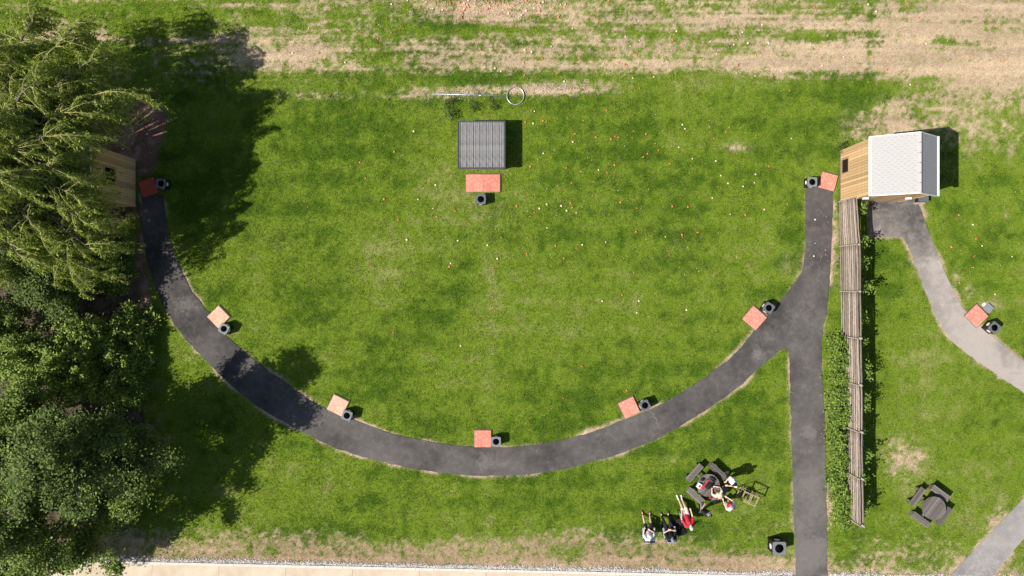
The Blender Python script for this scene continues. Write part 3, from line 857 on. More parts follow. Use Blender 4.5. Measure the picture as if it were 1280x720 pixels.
# ------------------------------------------------------------------ square bins with a round hole
def bin_(px, py, deg, w, h, label):
    p = W(px, py, h)
    t = thing('litter_bin', label, 'bin', (p.x, p.y, 0), math.radians(deg), 'square bins by the mats')
    b = w / 2 * .97
    body = MB()
    for z0, z1, e0, e1 in ((.012, .06, b * 1.0, b * 1.0), (.06, h - .1, b * .955, b * .965), (h - .1, h - .03, b, b)):
        body.add([(-e0,-e0,z0),(e0,-e0,z0),(e0,e0,z0),(-e0,e0,z0),(-e1,-e1,z1),(e1,-e1,z1),(e1,e1,z1),(-e1,e1,z1)],
                 [(0,3,2,1),(0,1,5,4),(1,2,6,5),(2,3,7,6),(3,0,4,7)])
    o = body.build('body', M_plastic, t)
    for k in range(4):                                    # upright slat strips on each face
        for u in (-.62, -.21, .21, .62):
            q = Matrix.Rotation(k * math.pi / 2, 3, 'Z') @ Vector((u * b, b * .975, 0))
            MB().box((q.x, q.y, h * .45), (b * .36, .012, h * .62), k * math.pi / 2).build('slat', M_plastic, o)
    # top plate with hole
    n = 32
    R = w * .335
    sq = []
    for k in range(n):
        A = 2 * math.pi * (k + .5) / n
        c_, s_ = math.cos(A), math.sin(A)
        f = (w / 2) / max(abs(c_), abs(s_))
        sq.append((c_ * f, s_ * f))
    for k in (3, 4, 11, 12, 19, 20, 27, 28):
        pass
    cor = {4: (1, 1), 12: (-1, 1), 20: (-1, -1), 28: (1, -1)}
    vs, fs = [], []
    for z in (h, h - .035):
        vs += [(x_, y_, z) for x_, y_ in sq] + [(R * math.cos(2*math.pi*(k+.5)/n), R * math.sin(2*math.pi*(k+.5)/n), z) for k in range(n)]
    for k in range(n):
        j = (k + 1) % n
        fs.append((k, j, n + j, n + k)); fs.append((2*n + j, 2*n + k, 3*n + k, 3*n + j))
        fs.append((k, 2*n + k, 2*n + j, j)); fs.append((n + j, 3*n + j, 3*n + k, n + k))
    MB().add(vs, fs).build('top_plate', M_bintop, t)
    MB().lathe([(R * .98, h - .036), (R * .9, h * .55), (R * .85, .03), (0, .028)], 24).build('liner', M_black, t)
    for k in (1, 3, 0, 2):                                # pale oval label on each face
        R3 = Matrix.Rotation(k * math.pi / 2, 3, 'Z')
        vs = []
        for dep in (.002, .012):
            for q in range(20):
                A = 2 * math.pi * q / 20
                v = R3 @ Vector((-b * .42 * math.cos(A), b * .975 + .006 + dep, h * .58 + h * .17 * math.sin(A)))
                vs.append(v)
        fs = [tuple(range(20)), tuple(reversed(range(20, 40)))] + [(q, (q+1)%20, 20+(q+1)%20, 20+q) for q in range(20)]
        fs = [tuple(reversed(f)) for f in fs]
        MB().add(vs, fs).build('oval_label', M_sticker, t)
    BLOCK.append((p.x, p.y, w / 2, w / 2, math.radians(deg)))
for a_ in [(201, 229.3, -3, .50, .50, 'dark square bin in the shade beside the deep red mat'),
           (279.7, 411.1, -29, .50, .50, 'square bin with round hole at the corner of the leftmost sunlit faded mat'),
           (433.5, 519.6, -19, .51, .50, 'square bin with round hole beside the cream mat, second from left on the sunny path'),
           (620, 552.2, 0, .51, .50, 'square bin with round hole right of the mat at the lowest point of the path'),
           (806.3, 506.9, 28, .51, .55, 'square bin with round hole beside the mat above the picnic group'),
           (961.2, 385, -33, .51, .55, 'square bin with round hole in the worn patch where the paths join'),
           (1015.5, 227.5, 0, .51, .50, 'square bin with round hole left of the mat by the pale roofed hut'),
           (601, 249, 0, .52, .50, 'square bin with round hole below the wide mat in front of the shed'),
           (1243.5, 409.6, -41, .53, .55, 'square bin with round hole by the path on the far right'),
           (974.3, 685.7, 0, .70, .78, 'larger square bin standing alone near the foot of the straight path')]: bin_(*a_)
# small metal lidded box by the right-hand mat
p = W(1236.2, 385.4, .12)
t = thing('control_box', 'small grey metal box on worn ground by the right hand mat', 'box', (p.x, p.y, 0), math.radians(-42), None)
MB().box((0, 0, .05), (.36, .36, .12)).build('body', M_zinc, t)
MB().box((0, 0, .117), (.40, .40, .016)).build('lid', M_zinc, t)
MB().box((-.29, .02, .02), (.12, .2, .06)).build('foot_block', M_white, t)
BLOCK.append((p.x, p.y, .25, .2, math.radians(-42)))

# ------------------------------------------------------------------ round picnic tables
def picnic(px, py, deg, r, label):
    x, y = T(px, py)
    t = thing('picnic_table', label, 'picnic table', (x, y, 0), math.radians(deg), 'round picnic tables')
    n = 11
    top = thing('table_top', None, None); top.parent = t
    w = 2 * r / n
    for k in range(n):                                    # slats run along local y
        a_, b_ = -r + k * w + .009, -r + (k + 1) * w - .009
        arc = []
        for q in range(5):
            u = a_ + (b_ - a_) * q / 4
            arc.append((u, math.sqrt(max(r * r - u * u, .0004))))
        poly = [(u, -v) for u, v in arc] + [(u, v) for u, v in reversed(arc)]
        MB().prism(poly, .70, .745).build('slat', M_recycled, top)
    for sg in (-1, 1): MB().box((0, sg * .28, .67), (r * 1.7, .09, .06)).build('top_bearer', M_recycled, t)
    for k in range(4):
        A = math.pi / 2 * k
        R3 = Matrix.Rotation(A, 3, 'Z')
        def add(name, c_, d_, m, par):
            q = R3 @ Vector(c_)
            return MB().box((q.x, q.y, q.z), d_, A).build(name, m, par)
        add('leg', (0, .3, .34), (.09, .09, .68), M_recycled, t)
        add('bench_arm', (0, .62, .36), (.09, .80, .08), M_recycled, t)
        b = add('bench', (0, .88, .415), (.9, .30, .03), M_frame, t)
        for q in range(3): add('plank', (0, .765 + q * .115, .452), (1.10, .100, .044), M_recycled, b)
        for sg in (-1, 1): add('bench_leg', (sg * .4, .88, .2), (.07, .26, .40), M_recycled, b)
    return t
picnic(1157, 629.8, -36.5, .62, 'empty round picnic table with four benches on the grass right of the fence')
picnic(880.6, 601.8, -42, .60, 'round picnic table covered in bags, crowded by people')

# ------------------------------------------------------------------ things on the busy table
def fabric(name, c, c2=None): return mat(name, c, 0.9, 0.25, 12, c2=c2, bump=0.2, bscale=60)
F_red, F_black, F_white, F_grey = fabric('red_cloth', (0.48, .03, .05)), fabric('black_cloth', (.015, .015, .017)), fabric('white_cloth', (.72, .70, .67)), fabric('grey_cloth', (.22, .23, .25))
F_blue, F_cream, F_dark = fabric('blue_grey_cloth', (.30, .33, .40)), fabric('cream_cloth', (.60, .52, .40)), fabric('charcoal_cloth', (.05, .05, .055))
ZT = .747
a_, b_ = W(876.5, 612, .8), W(890, 596, .8)
L_ = (b_ - a_).length
t = thing('gun_slip', 'long red padded slip lying across the busy picnic table', 'gun slip', (*a_.lerp(b_, .5).xy, ZT), math.atan2(b_.y - a_.y, b_.x - a_.x))
MB().capsule((-L_/2 + .08, 0, .05), (L_/2 - .1, 0, .05), .055, .05).build('case', F_red, t)
MB().box((.05, 0, .104), (.5, .02, .008)).build('zip', F_dark, t)
MB().tube([(-.15, .05, .06), (-.05, .12, .02), (.12, .12, .02), (.2, .05, .06)], .012, 6).build('carry_strap', F_black, t)
p = W(874.2, 607.5, .85)
t = thing('cartridge_box', 'white and red open box on the left edge of busy picnic table', 'box', (p.x, p.y, ZT), math.radians(-35))
MB().box((0, 0, .06), (.22, .26, .12)).build('body', F_white, t)
MB().box((.02, .0, .126), (.10, .12, .012)).build('red_panel', F_red, t)
def bag(name, label, px, py, z, sx, sy, sz, m, deg, cat='bag'):
    q = W(px, py, z + sz)
    t = thing(name, label, cat, (q.x, q.y, z), math.radians(deg))
    mb = MB().ellipsoid((0, 0, sz * .5), (sx / 2, sy / 2, sz * .52), 16, 8)
    for i_, v in enumerate(mb.v):
        k = 1 + .12 * math.sin(v[0] * 40 + v[1] * 23)
        mb.v[i_] = (math.copysign(abs(v[0] / (sx / 2)) ** .6, v[0]) * sx / 2 * k, math.copysign(abs(v[1] / (sy / 2)) ** .6, v[1]) * sy / 2, max(v[2] * k, .002))
    mb.build('body', m, t)
    MB().tube([(-sx * .3, 0, sz * .9), (-sx * .2, 0, sz * 1.15), (sx * .2, 0, sz * 1.15), (sx * .3, 0, sz * .9)], .014, 6).build('handle', F_black, t)
    MB().box((0, -sy * .46, sz * .45), (sx * .5, .04, sz * .4)).build('pocket', m, t)
    return t
bag('range_bag', 'black range bag in the middle of the busy picnic table', 887, 608, ZT, .44, .30, .22, F_black, 35)
bag('range_bag', 'charcoal bag on the top edge of the busy picnic table', 890, 600.5, ZT, .34, .24, .18, F_dark, -40)
bag('range_bag', 'small black pouch on the upper left of the busy picnic table', 878.5, 599.5, ZT, .2, .16, .1, F_black, 10)
bag('rucksack', 'grey and white rucksack on the grass by the lower bench', 897, 622.5, 0, .42, .36, .45, F_grey, 20, 'rucksack')
p = W(887.2, 622.8, .12)
t = thing('red_cup', 'red cup standing on the grass below the busy table', 'cup', (p.x, p.y, 0))
MB().lathe([(.05, -.012), (.075, .16), (.068, .16), (.045, .01), (0, .01)], 18).build('cup', F_red, t)
MB().lathe([(.078, .15), (.078, .168), (.066, .168)], 18).build('rim', F_red, t)

# ------------------------------------------------------------------ gun rack
c = T(930, 617)
t = thing('gun_rack', 'open pine gun rack with slatted rails standing on the grass', 'rack', (c[0], c[1], 0), math.radians(-24))
Lr, Wr, Hr = .78, .56, .92
for sx in (-1, 1):
    for sy in (-1, 1):
        MB().tube([(sx * Lr / 2, sy * Wr / 2 * 1.1, -.01), (sx * Lr / 2, sy * Wr / 2 * .9, Hr)], .019, 6).build('leg', M_pine, t)
    MB().box((sx * Lr / 2, 0, Hr - .02), (.045, Wr, .045)).build('end_rail', M_pine, t)
    MB().box((sx * Lr / 2, 0, .18), (.045, Wr * 1.06, .045)).build('end_rail', M_pine, t)
for sy in (-1, 1):
    tr = MB().box((0, sy * Wr / 2 * .9, Hr + .02), (Lr + .1, .038, .038)).build('top_rail', M_pine, t)
    for k in range(6): MB().box((-Lr * .42 + k * Lr * .84 / 5, sy * (Wr / 2 * .9 - .05), Hr + .02), (.03, .06, .045)).build('peg', M_pine, tr)
    MB().box((0, sy * Wr / 2 * 1.05, .2), (Lr, .036, .036)).build('bottom_rail', M_pine, t)
for k in range(4):
    MB().box((-.3 + k * .2, 0, .22), (.035, Wr, .03)).build('cross_slat', M_pine, t)

# ------------------------------------------------------------------ people: capsule skeletons fused into one skin by a voxel remesh
M_skin = mat('skin', (0.50, 0.27, 0.18), 0.6, 0.12, 10)
M_skin_p = mat('skin_pale', (0.66, 0.43, 0.33), 0.6, 0.1, 10)
M_hair_d = mat('hair_dark', (.02, .015, .012), .7, .3, 40)
M_hair_b = mat('hair_brown', (.12, .07, .035), .7, .3, 40)
M_eye = mat('eye_dark', (.02, .015, .01), .3)
M_lip = mat('lips', (.38, .14, .11), .6)
def fused(mb, name, m, parent, voxel=0.013, smooth=2):
    me = mb.mesh(name + '_cage')
    o = bpy.data.objects.new(name + '_cage', me); col.objects.link(o)
    r = o.modifiers.new('r', 'REMESH'); r.mode = 'VOXEL'; r.voxel_size = voxel; r.use_smooth_shade = True
    s_ = o.modifiers.new('s', 'SMOOTH'); s_.factor = .5; s_.iterations = smooth
    dg = bpy.context.evaluated_depsgraph_get()
    res = bpy.data.meshes.new_from_object(o.evaluated_get(dg))
    bpy.data.objects.remove(o); bpy.data.meshes.remove(me)
    res.name = name; res.materials.clear(); res.materials.append(m)
    return link(name, res, None, parent)
V = Vector
def stand(stride=.0, bend=0.0):
    return dict(pel=V((0, 0, .95)), chest=V((0, .02 + bend * .4, 1.32)), neck=V((0, .03 + bend * .6, 1.50)), head=V((0, .06 + bend * .75, 1.66)),
        hipL=V((-.1, 0, .92)), hipR=V((.1, 0, .92)), kneL=V((-.12, .06 + stride, .49)), kneR=V((.12, .04 - stride * .5, .49)),
        ankL=V((-.13, -.02 + stride * 1.4, .07)), ankR=V((.13, -.02 - stride * 1.6, .07)),
        shL=V((-.19, .02 + bend * .5, 1.43)), shR=V((.19, .02 + bend * .5, 1.43)), elL=V((-.27, .02 + bend * .6, 1.15)), elR=V((.27, .02 + bend * .6, 1.15)),
        wrL=V((-.25, .14 + bend, .93)), wrR=V((.25, .14 + bend, .93)))
def sit(recl=.1, legs=.42, spread=.14, zs=.50, feet=.07):
    return dict(pel=V((0, -.02, zs)), chest=V((0, -.05 - recl, zs + .36)), neck=V((0, -.07 - recl * 1.4, zs + .56)), head=V((0, -.05 - recl * 1.5, zs + .72)),
        hipL=V((-.1, 0, zs - .01)), hipR=V((.1, 0, zs - .01)), kneL=V((-spread, .43, zs + .02)), kneR=V((spread, .43, zs + .02)),
        ankL=V((-spread - .03, .43 + legs * .7, feet)), ankR=V((spread + .03, .43 + legs * .6, feet)),
        shL=V((-.19, -.06 - recl * 1.2, zs + .48)), shR=V((.19, -.06 - recl * 1.2, zs + .48)), elL=V((-.30, -.02, zs + .24)), elR=V((.30, -.02, zs + .24)),
        wrL=V((-.24, .22, zs + .20)), wrR=V((.24, .22, zs + .20)))
def person(label, loc, deg, J, shirt, legs, skin, hair=None, cap=None, shoe=F_dark, long_legs=False, long_arms=False, vest=None, gaze=0.0):
    t = thing('person', label, 'person', (loc[0], loc[1], 0), math.radians(deg), 'people round the picnic table')
    b = MB()
    hd = J['head']
    up = (hd - J['neck']).normalized()
    fw = V((0, 1, 0)); fw = (fw - up * fw.dot(up)).normalized(); rt = fw.cross(up)
    fw = (fw * math.cos(gaze) - up * math.sin(gaze)).normalized(); up2 = rt.cross(fw)
    Mh = Matrix((rt, fw, up2)).transposed()
    b.ellipsoid(hd, (.076, .096, .118), 16, 10, Mh)
    b.capsule(hd + Mh @ V((0, .05, -.07)), hd + Mh @ V((0, .07, -.075)), .045, .035)
    b.capsule(hd + Mh @ V((0, .09, .015)), hd + Mh @ V((0, .112, -.02)), .012, .016, 8)
    for sg in (-1, 1): b.ellipsoid(hd + Mh @ V((sg * .08, -.005, 0)), (.013, .022, .033), 8, 6, Mh)
    b.capsule(J['neck'] - up * .05, hd - up * .06, .06, .055)
    b.capsule(J['pel'], J['chest'], .135, .14); b.capsule(J['chest'], J['neck'] - up * .04, .13, .075)
    b.capsule(J['shL'], J['shR'], .068, .068); b.capsule(J['hipL'], J['hipR'], .105, .105)
    for s_ in 'LR':
        sg = -1 if s_ == 'L' else 1
        b.capsule(J['hip' + s_], J['kne' + s_], .088, .058); b.capsule(J['kne' + s_], J['kne' + s_].lerp(J['ank' + s_], .35), .056, .058)
        b.capsule(J['kne' + s_].lerp(J['ank' + s_], .35), J['ank' + s_], .056, .038)
        b.capsule(J['sh' + s_], J['el' + s_], .056, .042); b.capsule(J['el' + s_], J['wr' + s_], .043, .029)
        # hand: palm, four fingers of unequal length with a knuckle bend, thumb from the side of the palm
        wr = J['wr' + s_]; d = (wr - J['el' + s_]).normalized()
        side = d.cross(V((0, 0, 1))); side = side.normalized() if side.length > .2 else V((1, 0, 0))
        dn = d.cross(side).normalized(); dn = dn if dn.z < 0 else -dn
        for o_ in (-.018, .0, .018): b.capsule(wr + side * o_ * .6, wr + d * .085 + side * o_ * 1.3, .018, .016, 8)
        for q, (o_, ln) in enumerate(((-.033, .07), (-.011, .082), (.011, .078), (.033, .06))):
            k0 = wr + d * .09 + side * o_; k1 = k0 + (d * .85 + dn * .45).normalized() * ln * .55; k2 = k1 + (d * .4 + dn * .9).normalized() * ln * .5
            b.capsule(k0, k1, .0095, .009, 8, 2); b.capsule(k1, k2, .009, .008, 8, 2)
        ts = side * (sg if side.x < 0 else -sg)
        k0 = wr + d * .025 + ts * .025; k1 = k0 + (d * .6 + ts * .7).normalized() * .045; k2 = k1 + (d * .9 + ts * .1 + dn * .3).normalized() * .035
        b.capsule(k0, k1, .013, .011, 8, 2); b.capsule(k1, k2, .011, .009, 8, 2)
        b.capsule(J['ank' + s_], J['ank' + s_] + V((sg * .02, .14, -.035)), .042, .032)
    fused(b, 'body', skin, t, .0115, 2)
    # clothes
    c = MB()
    c.capsule(J['pel'] + (J['chest'] - J['pel']) * .1, J['chest'], .178, .185); c.capsule(J['chest'], J['neck'] - up * .06, .17, .09); c.capsule(J['shL'], J['shR'], .092, .092)
    for s_ in 'LR': c.capsule(J['sh' + s_], J['sh' + s_].lerp(J['el' + s_], .98 if long_arms else .72), .084, .076)
    if long_arms:
        for s_ in 'LR': c.capsule(J['el' + s_], J['el' + s_].lerp(J['wr' + s_], .9), .058, .043)
    fused(c, 'shirt', shirt, t, .018, 2)
    if vest is not None:
        c = MB(); c.capsule(J['pel'] + (J['chest'] - J['pel']) * .25, J['chest'], .190, .196); c.capsule(J['chest'], J['neck'] - up * .09, .182, .104)
        fused(c, 'vest', vest, t, .02, 2)
    c = MB()
    c.capsule(J['pel'], J['pel'] + V((0, 0, -.02)), .15, .14); c.capsule(J['hipL'], J['hipR'], .132, .132)
    for s_ in 'LR':
        if long_legs:
            c.capsule(J['hip' + s_], J['kne' + s_], .118, .092); c.capsule(J['kne' + s_], J['kne' + s_].lerp(J['ank' + s_], .9), .08, .062)
        else: c.capsule(J['hip' + s_], J['hip' + s_].lerp(J['kne' + s_], .9), .122, .104)
    fused(c, 'trousers' if long_legs else 'shorts', legs, t, .018, 2)
    for s_ in 'LR':
        sg = -1 if s_ == 'L' else 1
        k = J['ank' + s_]
        sh = MB().capsule(k + V((0, -.05, -.03)), k + V((sg * .025, .17, -.037)), .05, .042).capsule(k + V((0, -.02, 0)), k + V((0, -.01, .03)), .052, .046)
        fused(sh, 'shoe', shoe, t, .016, 1)
    if hair is not None:
        h_ = MB().ellipsoid(hd + Mh @ V((0, -.018, .022)), (.085, .098, .115), 18, 9, Mh, -.15)
        h_.build('hair', hair, t)
    if cap is not None:
        h_ = MB().ellipsoid(hd + Mh @ V((0, -.006, .035)), (.09, .108, .102), 20, 8, Mh, .0)
        for q in range(9):
            pass
        br = []
        for q in range(9):
            A = math.radians(30 + 120 * q / 8)
            br.append(Mh @ V((.088 * math.cos(A), .10 * math.sin(A), .038)) + hd)
        for q in range(9):
            A = math.radians(30 + 120 * q / 8)
            br.append(Mh @ V((.082 * math.cos(A), .105 * math.sin(A) + .075 * math.sin(A) ** 2, .022)) + hd)
        br2 = [p + Mh @ V((0, 0, -.008)) for p in br]
        fs = [(q, q + 9, q + 10, q + 1) for q in range(8)] + [(18 + q, 18 + q + 1, 18 + q + 10, 18 + q + 9) for q in range(8)]
        fs += [(q + 9, 27 + q, 28 + q, q + 10) for q in range(8)]
        co = h_.build('cap', cap, t)
        MB().add(br + br2, fs, True).build('brim', cap, co)
    for sg in (-1, 1): MB().ellipsoid(hd + Mh @ V((sg * .031, .086, .012)), (.012, .009, .008), 8, 6, Mh).build('eye', M_eye, t)
    MB().ellipsoid(hd + Mh @ V((0, .094, -.052)), (.024, .009, .007), 10, 6, Mh).build('mouth', M_lip, t)
    return t

def camp_chair(label, loc, deg, fab, back):
    t = thing('camp_chair', label, 'chair', (loc[0], loc[1], 0), math.radians(deg), 'folding camp chairs')
    s = MB()
    n = 7                                                 # sagging sling seat
    def sling(p, th, name, m):
        r, c_ = len(p), len(p[0])
        vs = [q for row in p for q in row] + [q - V(th) for row in p for q in row]
        fs = []
        k = r * c_
        for i_ in range(r - 1):
            for j_ in range(c_ - 1):
                a0 = i_ * c_ + j_
                fs += [(a0, a0 + 1, a0 + c_ + 1, a0 + c_), (k + a0, k + a0 + c_, k + a0 + c_ + 1, k + a0 + 1)]
        for i_ in range(r - 1):
            a0, a1 = i_ * c_, (i_ + 1) * c_
            fs += [(a0, a1, k + a1, k + a0), (a1 - 1, k + a1 - 1, k + a1 + c_ - 1, a1 + c_ - 1)]
        for j_ in range(c_ - 1):
            fs += [(j_, k + j_, k + j_ + 1, j_ + 1), ((r-1)*c_ + j_, (r-1)*c_ + j_ + 1, k + (r-1)*c_ + j_ + 1, k + (r-1)*c_ + j_)]
        return MB().add(vs, fs, True).build(name, m, t)
    sling([[V((-.26 + .52 * j / 6, -.24 + .46 * i_ / 5, .44 - .07 * math.sin(math.pi * j / 6) + .02 * i_ / 5)) for j in range(7)] for i_ in range(6)], (0, 0, .012), 'seat', fab)
    sling([[V((-.26 + .52 * j / 6, -.24 - .16 * i_ / 5 - .05 * math.sin(math.pi * j / 6), .42 + .50 * i_ / 5)) for j in range(7)] for i_ in range(6)], (0, .012, 0), 'backrest', fab)
    MB().tube([(-.28, -.41, .93), (0, -.45, .925), (.28, -.41, .93)], .022, 8).build('back_bar', back, t)
    for sg in (-1, 1):
        MB().tube([(sg * .28, -.42, .94), (sg * .27, -.24, .42), (sg * .29, -.14, -.01)], .013, 6).build('leg', M_frame, t)
        MB().tube([(sg * .29, -.30, -.01), (sg * .28, .05, .3), (sg * .28, .22, .46), (sg * .29, .26, .62)], .013, 6).build('leg', M_frame, t)
        MB().tube([(sg * .29, .24, -.01), (sg * .28, .0, .3), (sg * .27, -.2, .44)], .013, 6).build('leg', M_frame, t)
        MB().box((sg * .30, 0, .635), (.075, .54, .025)).build('armrest', back, t)
    MB().tube([(-.29, .2, .02), (.29, -.1, .34)], .010, 6).build('cross_brace', M_frame, t)
    MB().tube([(.29, .2, .02), (-.29, -.1, .34)], .010, 6).build('cross_brace', M_frame, t)
    return t
SH_B, SH_T = fabric('brown_red_shoe', (.20, .05, .035)), F_dark
# three in camp chairs (lower left of the table) and one chair left empty
A_ = T(808, 661); camp_chair('camp chair with blue grey backrest holding the person at the left end', A_, 2, F_blue, F_blue)
J = sit(.12, .55, .16, .49); J['wrR'] = V((.08, .16, .72)); J['elR'] = V((.27, .04, .72))
person('person in white shirt and black shorts seated at the left end, bare legs stretched out', A_, 2, J, F_white, F_black, M_skin_p, hair=M_hair_d, shoe=SH_B, vest=None)
B_ = T(833.5, 660); camp_chair('camp chair with blue grey backrest, second from the left', B_, 9, F_blue, F_blue)
J = sit(.12, .42, .15, .49); J['wrL'] = V((-.06, .17, .82)); J['wrR'] = V((.06, .17, .82)); J['elL'] = V((-.30, .08, .78)); J['elR'] = V((.30, .08, .78))
person('person in black clothes seated in the second camp chair with hands together in front', B_, 9, J, F_black, F_black, M_skin_p, hair=None, cap=F_grey, shoe=F_dark, long_legs=True)
E_ = T(844, 651.5); camp_chair('empty black camp chair between the seated person in black and the one in red', E_, 25, F_black, F_black)
C_ = T(854.3, 640.5); camp_chair('black camp chair holding the person in the red shirt', C_, 14, F_black, F_grey)
J = sit(.26, .55, .09, .49); J['ankL'].x, J['ankR'].x = -.10, .08; J['wrL'] = V((-.2, .25, .66)); J['wrR'] = V((.3, .24, .66))
person('person in red shirt and white cap leaning back in a chair, white shoes stretched out', C_, 14, J, F_red, F_cream, M_skin_p, cap=F_white, shoe=F_white)
# standing
J = stand(.16); J['wrL'] = V((-.2, .3, 1.05))
person('person in black shirt and grey cap standing below the lower left bench', T(874.5, 632), -25, J, F_black, F_grey, M_skin_p, hair=M_hair_d, cap=F_grey, shoe=F_white)
J = stand(.05); J['wrL'] = V((-.12, .32, 1.12)); J['wrR'] = V((.14, .3, 1.10))
person('person in white top and black cap standing by the upper right bench', T(907.5, 594), 115, J, F_white, F_black, M_skin_p, hair=M_hair_d, cap=F_black, shoe=F_white, vest=None)
J = stand(.06, .1); J['wrL'] = V((-.1, .45, 1.0)); J['wrR'] = V((.16, .42, .98))
person('person in red and white shirt and grey cap standing right of the table', T(905.5, 624.5), 42, J, F_white, F_cream, M_skin_p, hair=M_hair_d, cap=F_grey, shoe=F_white, vest=F_red)
# leaning over the table from its lower right bench
J = sit(-.1, .25, .13, .575)
J.update(chest=V((0, .20, .90)), neck=V((0, .36, 1.03)), head=V((0, .47, 1.10)), shL=V((-.19, .30, .98)), shR=V((.19, .30, .98)), elL=V((-.27, .46, .86)), elR=V((.27, .46, .86)), wrL=V((-.10, .64, .82)), wrR=V((.12, .64, .82)),
         kneL=V((-.14, .36, .50)), kneR=V((.14, .36, .50)), ankL=V((-.15, .30, .075)), ankR=V((.15, .32, .075)))
person('person in cream top and red shorts seated leaning over the busy table', T(896, 615.5), 42, J, F_cream, F_red, M_skin_p, hair=M_hair_b, shoe=F_white, gaze=.5)

# ------------------------------------------------------------------ trees and shrubs
def leaf_mesh(name, P, D, L, Wd, C, flat=True):
    """diamond leaves: centre P, axis D, length L, width Wd, colours C"""
    n = len(P)
    D = D / np.maximum(np.linalg.norm(D, axis=1, keepdims=True), 1e-6)
    R = rng.normal(0, 1, (n, 3)); R[:, 2] *= 0.5
    if flat:                                             # blades spread to the light
        R = R * .55 + np.array([-.25, 0, 1.0]); D = D * np.array([1, 1, .45])
        D = D / np.maximum(np.linalg.norm(D, axis=1, keepdims=True), 1e-6)
    Sd = np.cross(D, R); Sd /= np.maximum(np.linalg.norm(Sd, axis=1, keepdims=True), 1e-6)
    L = L[:, None]; Wd = Wd[:, None]
    Vx = np.empty((n, 4, 3))
    Vx[:, 0] = P - D * L * .5; Vx[:, 1] = P + Sd * Wd * .5 + D * L * .05
    Vx[:, 2] = P + D * L * .5; Vx[:, 3] = P - Sd * Wd * .5 + D * L * .05
    return np_mesh(name, Vx.reshape(-1, 3), np.arange(n * 4).reshape(-1, 4), M_leaf, np.repeat(C, 4, 0))
def leafcols(n, c1, c2, P=None):
    t = rng.rand(n, 1)
    c = np.array(c1) * (1 - t) + np.array(c2) * t
    return c * rng.uniform(.75, 1.3, (n, 1))

def broadleaf(label, px, py, r, h, c1, c2, nleaf, leaf=.12, squash=1.0, lean=(0, 0), seed=0, group='trees and shrubs along the left edge', cat='tree', name='broadleaf_tree', clear=.25):
    x, y = T(px, py)
    t = thing(name, label, cat, (x, y, 0), 0, group)
    R_ = random.Random(seed)
    wood = MB()
    tips = []
    fork = h * clear
    wood.tube([(0, 0, -.1), (.05, 0, fork * .5), (lean[0] * .2, lean[1] * .2, fork)], [.035 * h * .55, .03 * h * .5, .028 * h * .45], 9)
    nl = 11
    for k in range(nl):
        A = 2 * math.pi * k / nl + R_.uniform(-.3, .3)
        el = R_.choice((.25, .6, 1.0, 1.3))
        tgt = V((math.cos(A) * r * .8 * math.cos(el) * 1.15, math.sin(A) * r * .8 * math.cos(el) * squash * 1.15, fork + (h - fork) * (.15 + .78 * math.sin(el)))) + V((lean[0], lean[1], 0)) * .8
        st = V((lean[0] * .2, lean[1] * .2, fork * R_.uniform(.7, 1)))
        mid = st.lerp(tgt, .5) + V((R_.uniform(-.3, .3), R_.uniform(-.3, .3), .25))
        wood.tube([st, mid, tgt], [.02 * h * .45, .013 * h * .45, .02], 6)
        for q in range(9):
            u = R_.uniform(.3, 1.0)
            p0 = st.lerp(mid, u * 2) if u < .5 else mid.lerp(tgt, (u - .5) * 2)
            d = V((R_.gauss(0, 1), R_.gauss(0, 1), R_.gauss(.25, .6))).normalized() * R_.uniform(.25, .5) * r * .75
            p1 = p0 + d
            wood.tube([p0, p0.lerp(p1, .5) + V((0, 0, .08)), p1], [.03, .018, .008], 4)
            for w_ in range(3): tips.append(p0.lerp(p1, (.55, .8, 1.0)[w_]) + V((R_.gauss(0, .12), R_.gauss(0, .12), R_.gauss(0, .1))))
        tips.append(tgt)
    wood.build('trunk', M_bark, t)
    tips = np.array([tuple(p) for p in tips])
    tips = tips[rng.rand(len(tips)) < .76]
    per = nleaf // len(tips)
    sz = rng.uniform(.5, 1.5, len(tips))
    idx = np.repeat(np.arange(len(tips)), per)
    P = tips[idx] + rng.normal(0, 1, (len(idx), 3)) * np.array([.23, .23, .12]) * (r / 3.2) ** .5 * sz[idx][:, None]
    P = P[P[:, 2] > .15]
    D = rng.normal(0, 1, P.shape); D[:, 2] -= .3
    C = leafcols(len(P), c1, c2)
    L = rng.uniform(.7, 1.3, len(P)) * leaf
    link('crown', leaf_mesh('crown', P, D, L, L * .62, C), None, t)
    return t

